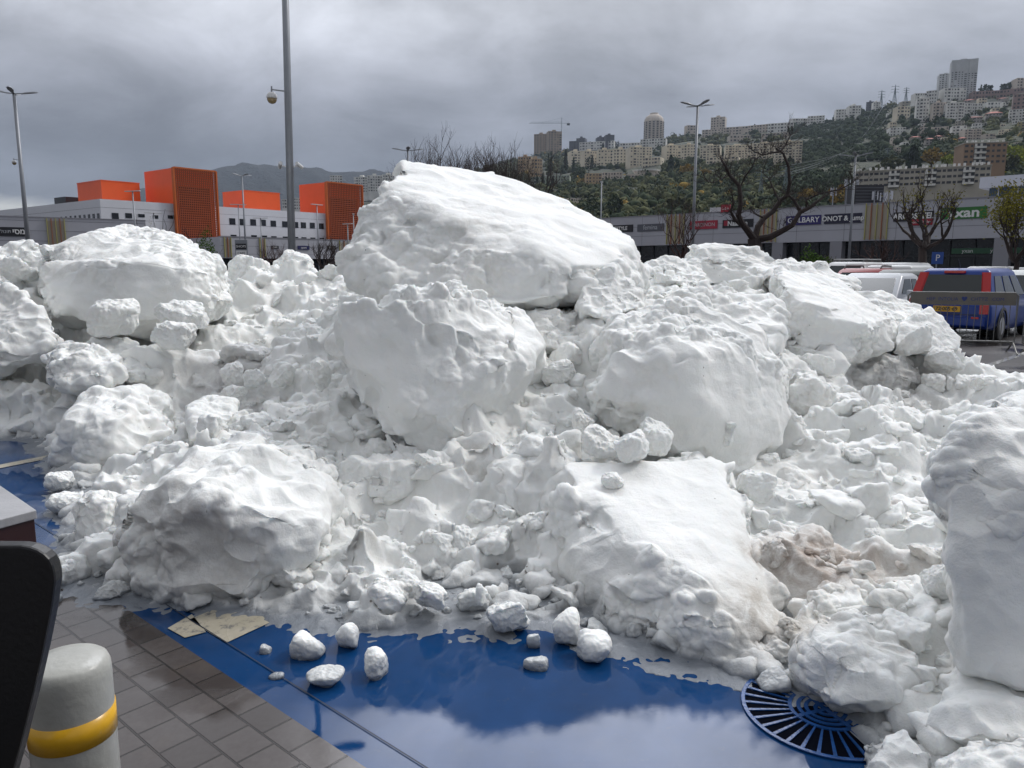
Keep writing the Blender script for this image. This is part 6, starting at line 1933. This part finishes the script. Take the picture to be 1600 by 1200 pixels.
    for x in (-L/2 + .78, L/2 - .82):
        for s in (-1, 1):
            wh = empty('wheel', (x, s * (w - .1), .32)); wh.parent = r
            m = MB(); m.tube([(0, -.10, 0), (0, -.085, 0), (0, .085, 0), (0, .10, 0)], [.29, .32, .32, .29], 24); m.build('tyre', M_TYRE, wh)
            m = MB(); m.tube([(0, s * .095, 0), (0, s * .112, 0)], [.20, .17], 14); m.build('rim', M_RIM, wh)
            m = MB(); n = 14
            vs = []
            for j in range(n + 1):
                a = math.pi * j / n
                for rr_, yy in ((.345, .001), (.40, .001), (.345, .02), (.40, .014)): vs.append((x + rr_ * math.cos(a), s * (w + yy), .32 + rr_ * math.sin(a)))
            fs = []
            for j in range(n):
                q0, q1 = j * 4, j * 4 + 4
                fs += [(q0 + 2, q1 + 2, q1 + 3, q0 + 3), (q0, q0 + 1, q1 + 1, q1), (q0 + 1, q0 + 3, q1 + 3, q1 + 1), (q0, q1, q1 + 2, q0 + 2)]
            m.add(vs, fs); m.build('wheel_arch', M_BLK2, r)
    if bars:
        for s in (-1, 1):
            m = MB(); m.tube([(x1 + .1, s * wr * .82, H), (x1 + .2, s * wr * .82, H + .07), (x2 - .2, s * wr * .82, H + .07), (x2 - .1, s * wr * .82, H)], .022, 6); m.build('roof_rail', M_BLK2, r)
        for x in (x1 + .5, x2 - .5):
            m = MB(); m.box(x - .05, x + .05, -wr * .95, wr * .95, H + .092, H + .12); m.build('roof_bar', M_TANK, r)
    pc_ = M_PLATE
    m = MB(); m.box(-L/2 - .035, -L/2 - .016, -.26, .26, bz - .27, bz - .15); pt = m.build('number_plate', pc_, r)
    if style == 'mpv':
        pt.location = (0, 0, .02)
        text_mesh('72\u00b7005\u00b769', .105, M_BLACKS, pt, Matrix.Translation((-L/2 - .038, 0, bz - .212)) @ Matrix.Rotation(R(-90), 4, 'Z') @ Matrix.Rotation(R(90), 4, 'X'), bold=.002)
        m = MB(); q = endp(False, .5, .96); m.box(q.x - .05, q.x + .03, -.2, .2, q.z - .01, q.z + .045); m.build('high_brake_light', M_TAIL, r, bevel=.008)
        q0, q1 = endp(False, .45, .15, .03), endp(False, .72, .30, .035)
        m = MB(); m.tube([q0, q1], .012, 5); m.build('wiper', M_BLK2, r)
        m = MB(); m.box(-L/2 - .06, -L/2 - .045, -w * .72, -w * .56, .50, .54); m.build('reflector', M_TAIL, r)
        m = MB(); m.tube([(x1 + .35, 0, H - .01), (x1 + .12, 0, H + .20)], .008, 4); m.build('aerial', M_BLK2, r)
        m = MB(); m.box(-L/2 - .015, -L/2 + .02, -w * .7, w * .7, .575, .585); m.build('tailgate_gap', M_BLK2, r)
    return r
c0 = at(1478, 500, 16.3); hd = R(45)
hv = Vector((math.sin(hd), math.cos(hd), 0))
car(Vector((c0.x, c0.y, 0)) + hv * 2.05, hd, 'blue hatchback seen from behind with tall red tail lamps and a yellow plate', (0.006, 0.035, 0.22), 4.1, 1.72, 1.53, 'mpv')
def carp(px, Y): 
    p = at(px, 414, Y); return Vector((p.x, p.y, 0))
car(carp(1372, 19.5), R(222), 'silver-white saloon car behind the snow slab, nose towards the snow', (.50, .52, .55), 4.5, 1.75, 1.40, 'sedan')
car(carp(1352, 24.5), R(222), 'dark red car with black roof rails behind the silver saloon', (.26, .006, .01), 4.2, 1.75, 1.50, 'hatch', bars=True)
car(carp(1330, 30), R(222), 'white off-road car with a roof rack, leftmost of the parked cars', (.66, .66, .66), 4.5, 1.8, 1.72, 'hatch', bars=True)
car(carp(1402, 31), R(222), 'white people carrier with a long roof behind the red car', (.62, .63, .64), 4.9, 1.85, 1.70, 'hatch')
car(carp(1418, 26), R(44), 'white estate with a wide dark rear window left of the blue hatchback', (.55, .56, .56), 4.4, 1.8, 1.60, 'hatch')
car(carp(1420, 20.8), R(222), 'dark grey-green car half hidden behind the blue hatchback', (.05, .06, .055), 4.2, 1.72, 1.48, 'hatch')
car(carp(1618, 20), R(222), 'white car cut off by the right edge', (.62, .64, .62), 4.3, 1.75, 1.47, 'hatch')
car(carp(1545, 30), R(222), 'light car seen just above the roof of the blue hatchback', (.5, .5, .5), 4.3, 1.75, 1.55, 'hatch')
car(carp(1600, 34), R(222), 'grey car far behind at the right edge', (.3, .31, .32), 4.3, 1.75, 1.5, 'hatch')

# crowd barrier
ba, bb2 = at(1420, 457, 14.4), at(1592, 457, 13.9)
br_ = empty('crowd_barrier', (ba.x, ba.y, 0)); tag(br_, 'steel crowd barrier with a grey-brown sign panel in front of the blue hatchback', 'barrier')
dx = Vector((bb2.x - ba.x, bb2.y - ba.y, 0)); BL = dx.length; br_.rotation_euler = (0, 0, math.atan2(dx.y, dx.x))
M_BAR = simple('dull_steel', (.16, .16, .155), .5, .5)
M_BP = simple('grey_brown_panel', (.13, .12, .105), .55, 0, .1, 5)
zt_ = 1.10
m = MB(); m.tube([(0, 0, .22), (0, 0, zt_ - .05), (.05, 0, zt_), (BL - .05, 0, zt_), (BL, 0, zt_ - .05), (BL, 0, .22), (0, 0, .22)], .019, 8); m.build('frame', M_BAR, br_)
for k in range(15):
    m = MB(); x = BL * (k + 1) / 16; m.tube([(x, 0, .22), (x, 0, zt_ - .02)], .0065, 5); m.build('upright_bar', M_BAR, br_)
m = MB(); m.box(.03, BL - .03, -.03, -.022, .88, 1.095); pn = m.build('sign_panel', M_BP, br_)
text_mesh('HEP  INTOLIA  \u2665  CHTTZ  .COM', .085, simple('blue_print', (.02, .035, .16), .5), pn, Matrix.Translation((BL * .52, -.032, .985)) @ Matrix.Rotation(R(90), 4, 'X'), ext=.001)
for x in (.12, BL - .02):
    m = MB(); m.tube([(x, -.30, 0.02), (x, -.22, .06), (x, 0, .22), (x, .22, .06), (x, .30, .02)], .016, 6); m.build('foot', M_BAR, br_)
bb3 = br_.copy(); link(bb3)
for ch in list(br_.children):
    copy_tree(ch, bb3)
e_ = at(1606, 457, 13.7); bb3.location = (e_.x, e_.y, 0); bb3.rotation_euler = (0, 0, math.atan2(dx.y, dx.x) + .12)
bb3['label'] = 'second crowd barrier continuing past the right edge'
# painted bay lines on the asphalt
M_LINE = wet_ground('worn_white_paint', (.35, .35, .34), (.5, .5, .48), .35, .4, .55)
for k in range(5):
    p = Vector((7.6 + k * 1.9, 12.2 + k * 1.7, 0)); d = Vector((math.sin(R(45)), math.cos(R(45)), 0)); n = Vector((-d.y, d.x, 0)) * .06
    quad_sheet('painted_line', [p - n, p + d * 4.6 - n, p + d * 4.6 + n, p + n], 0.004, M_LINE)

# ================================================================== the damp air
hz = MB(); hz.box(-5200, 5200, -60, 5300, -1.2, 620)
hm = bpy.data.materials.new('haze'); hm.use_nodes = True
for n in list(hm.node_tree.nodes): hm.node_tree.nodes.remove(n)
ho = hm.node_tree.nodes.new('ShaderNodeOutputMaterial'); hv_ = hm.node_tree.nodes.new('ShaderNodeVolumePrincipled')
hv_.inputs['Color'].default_value = (0.70, 0.82, 1.0, 1); hv_.inputs['Density'].default_value = 0.00007; hv_.inputs['Anisotropy'].default_value = 0.2
hm.node_tree.links.new(hv_.outputs[0], ho.inputs['Volume'])
hzo = hz.build('haze', hm); tag(hzo, 'damp grey-blue haze that softens the far hills', 'haze', kind='stuff')
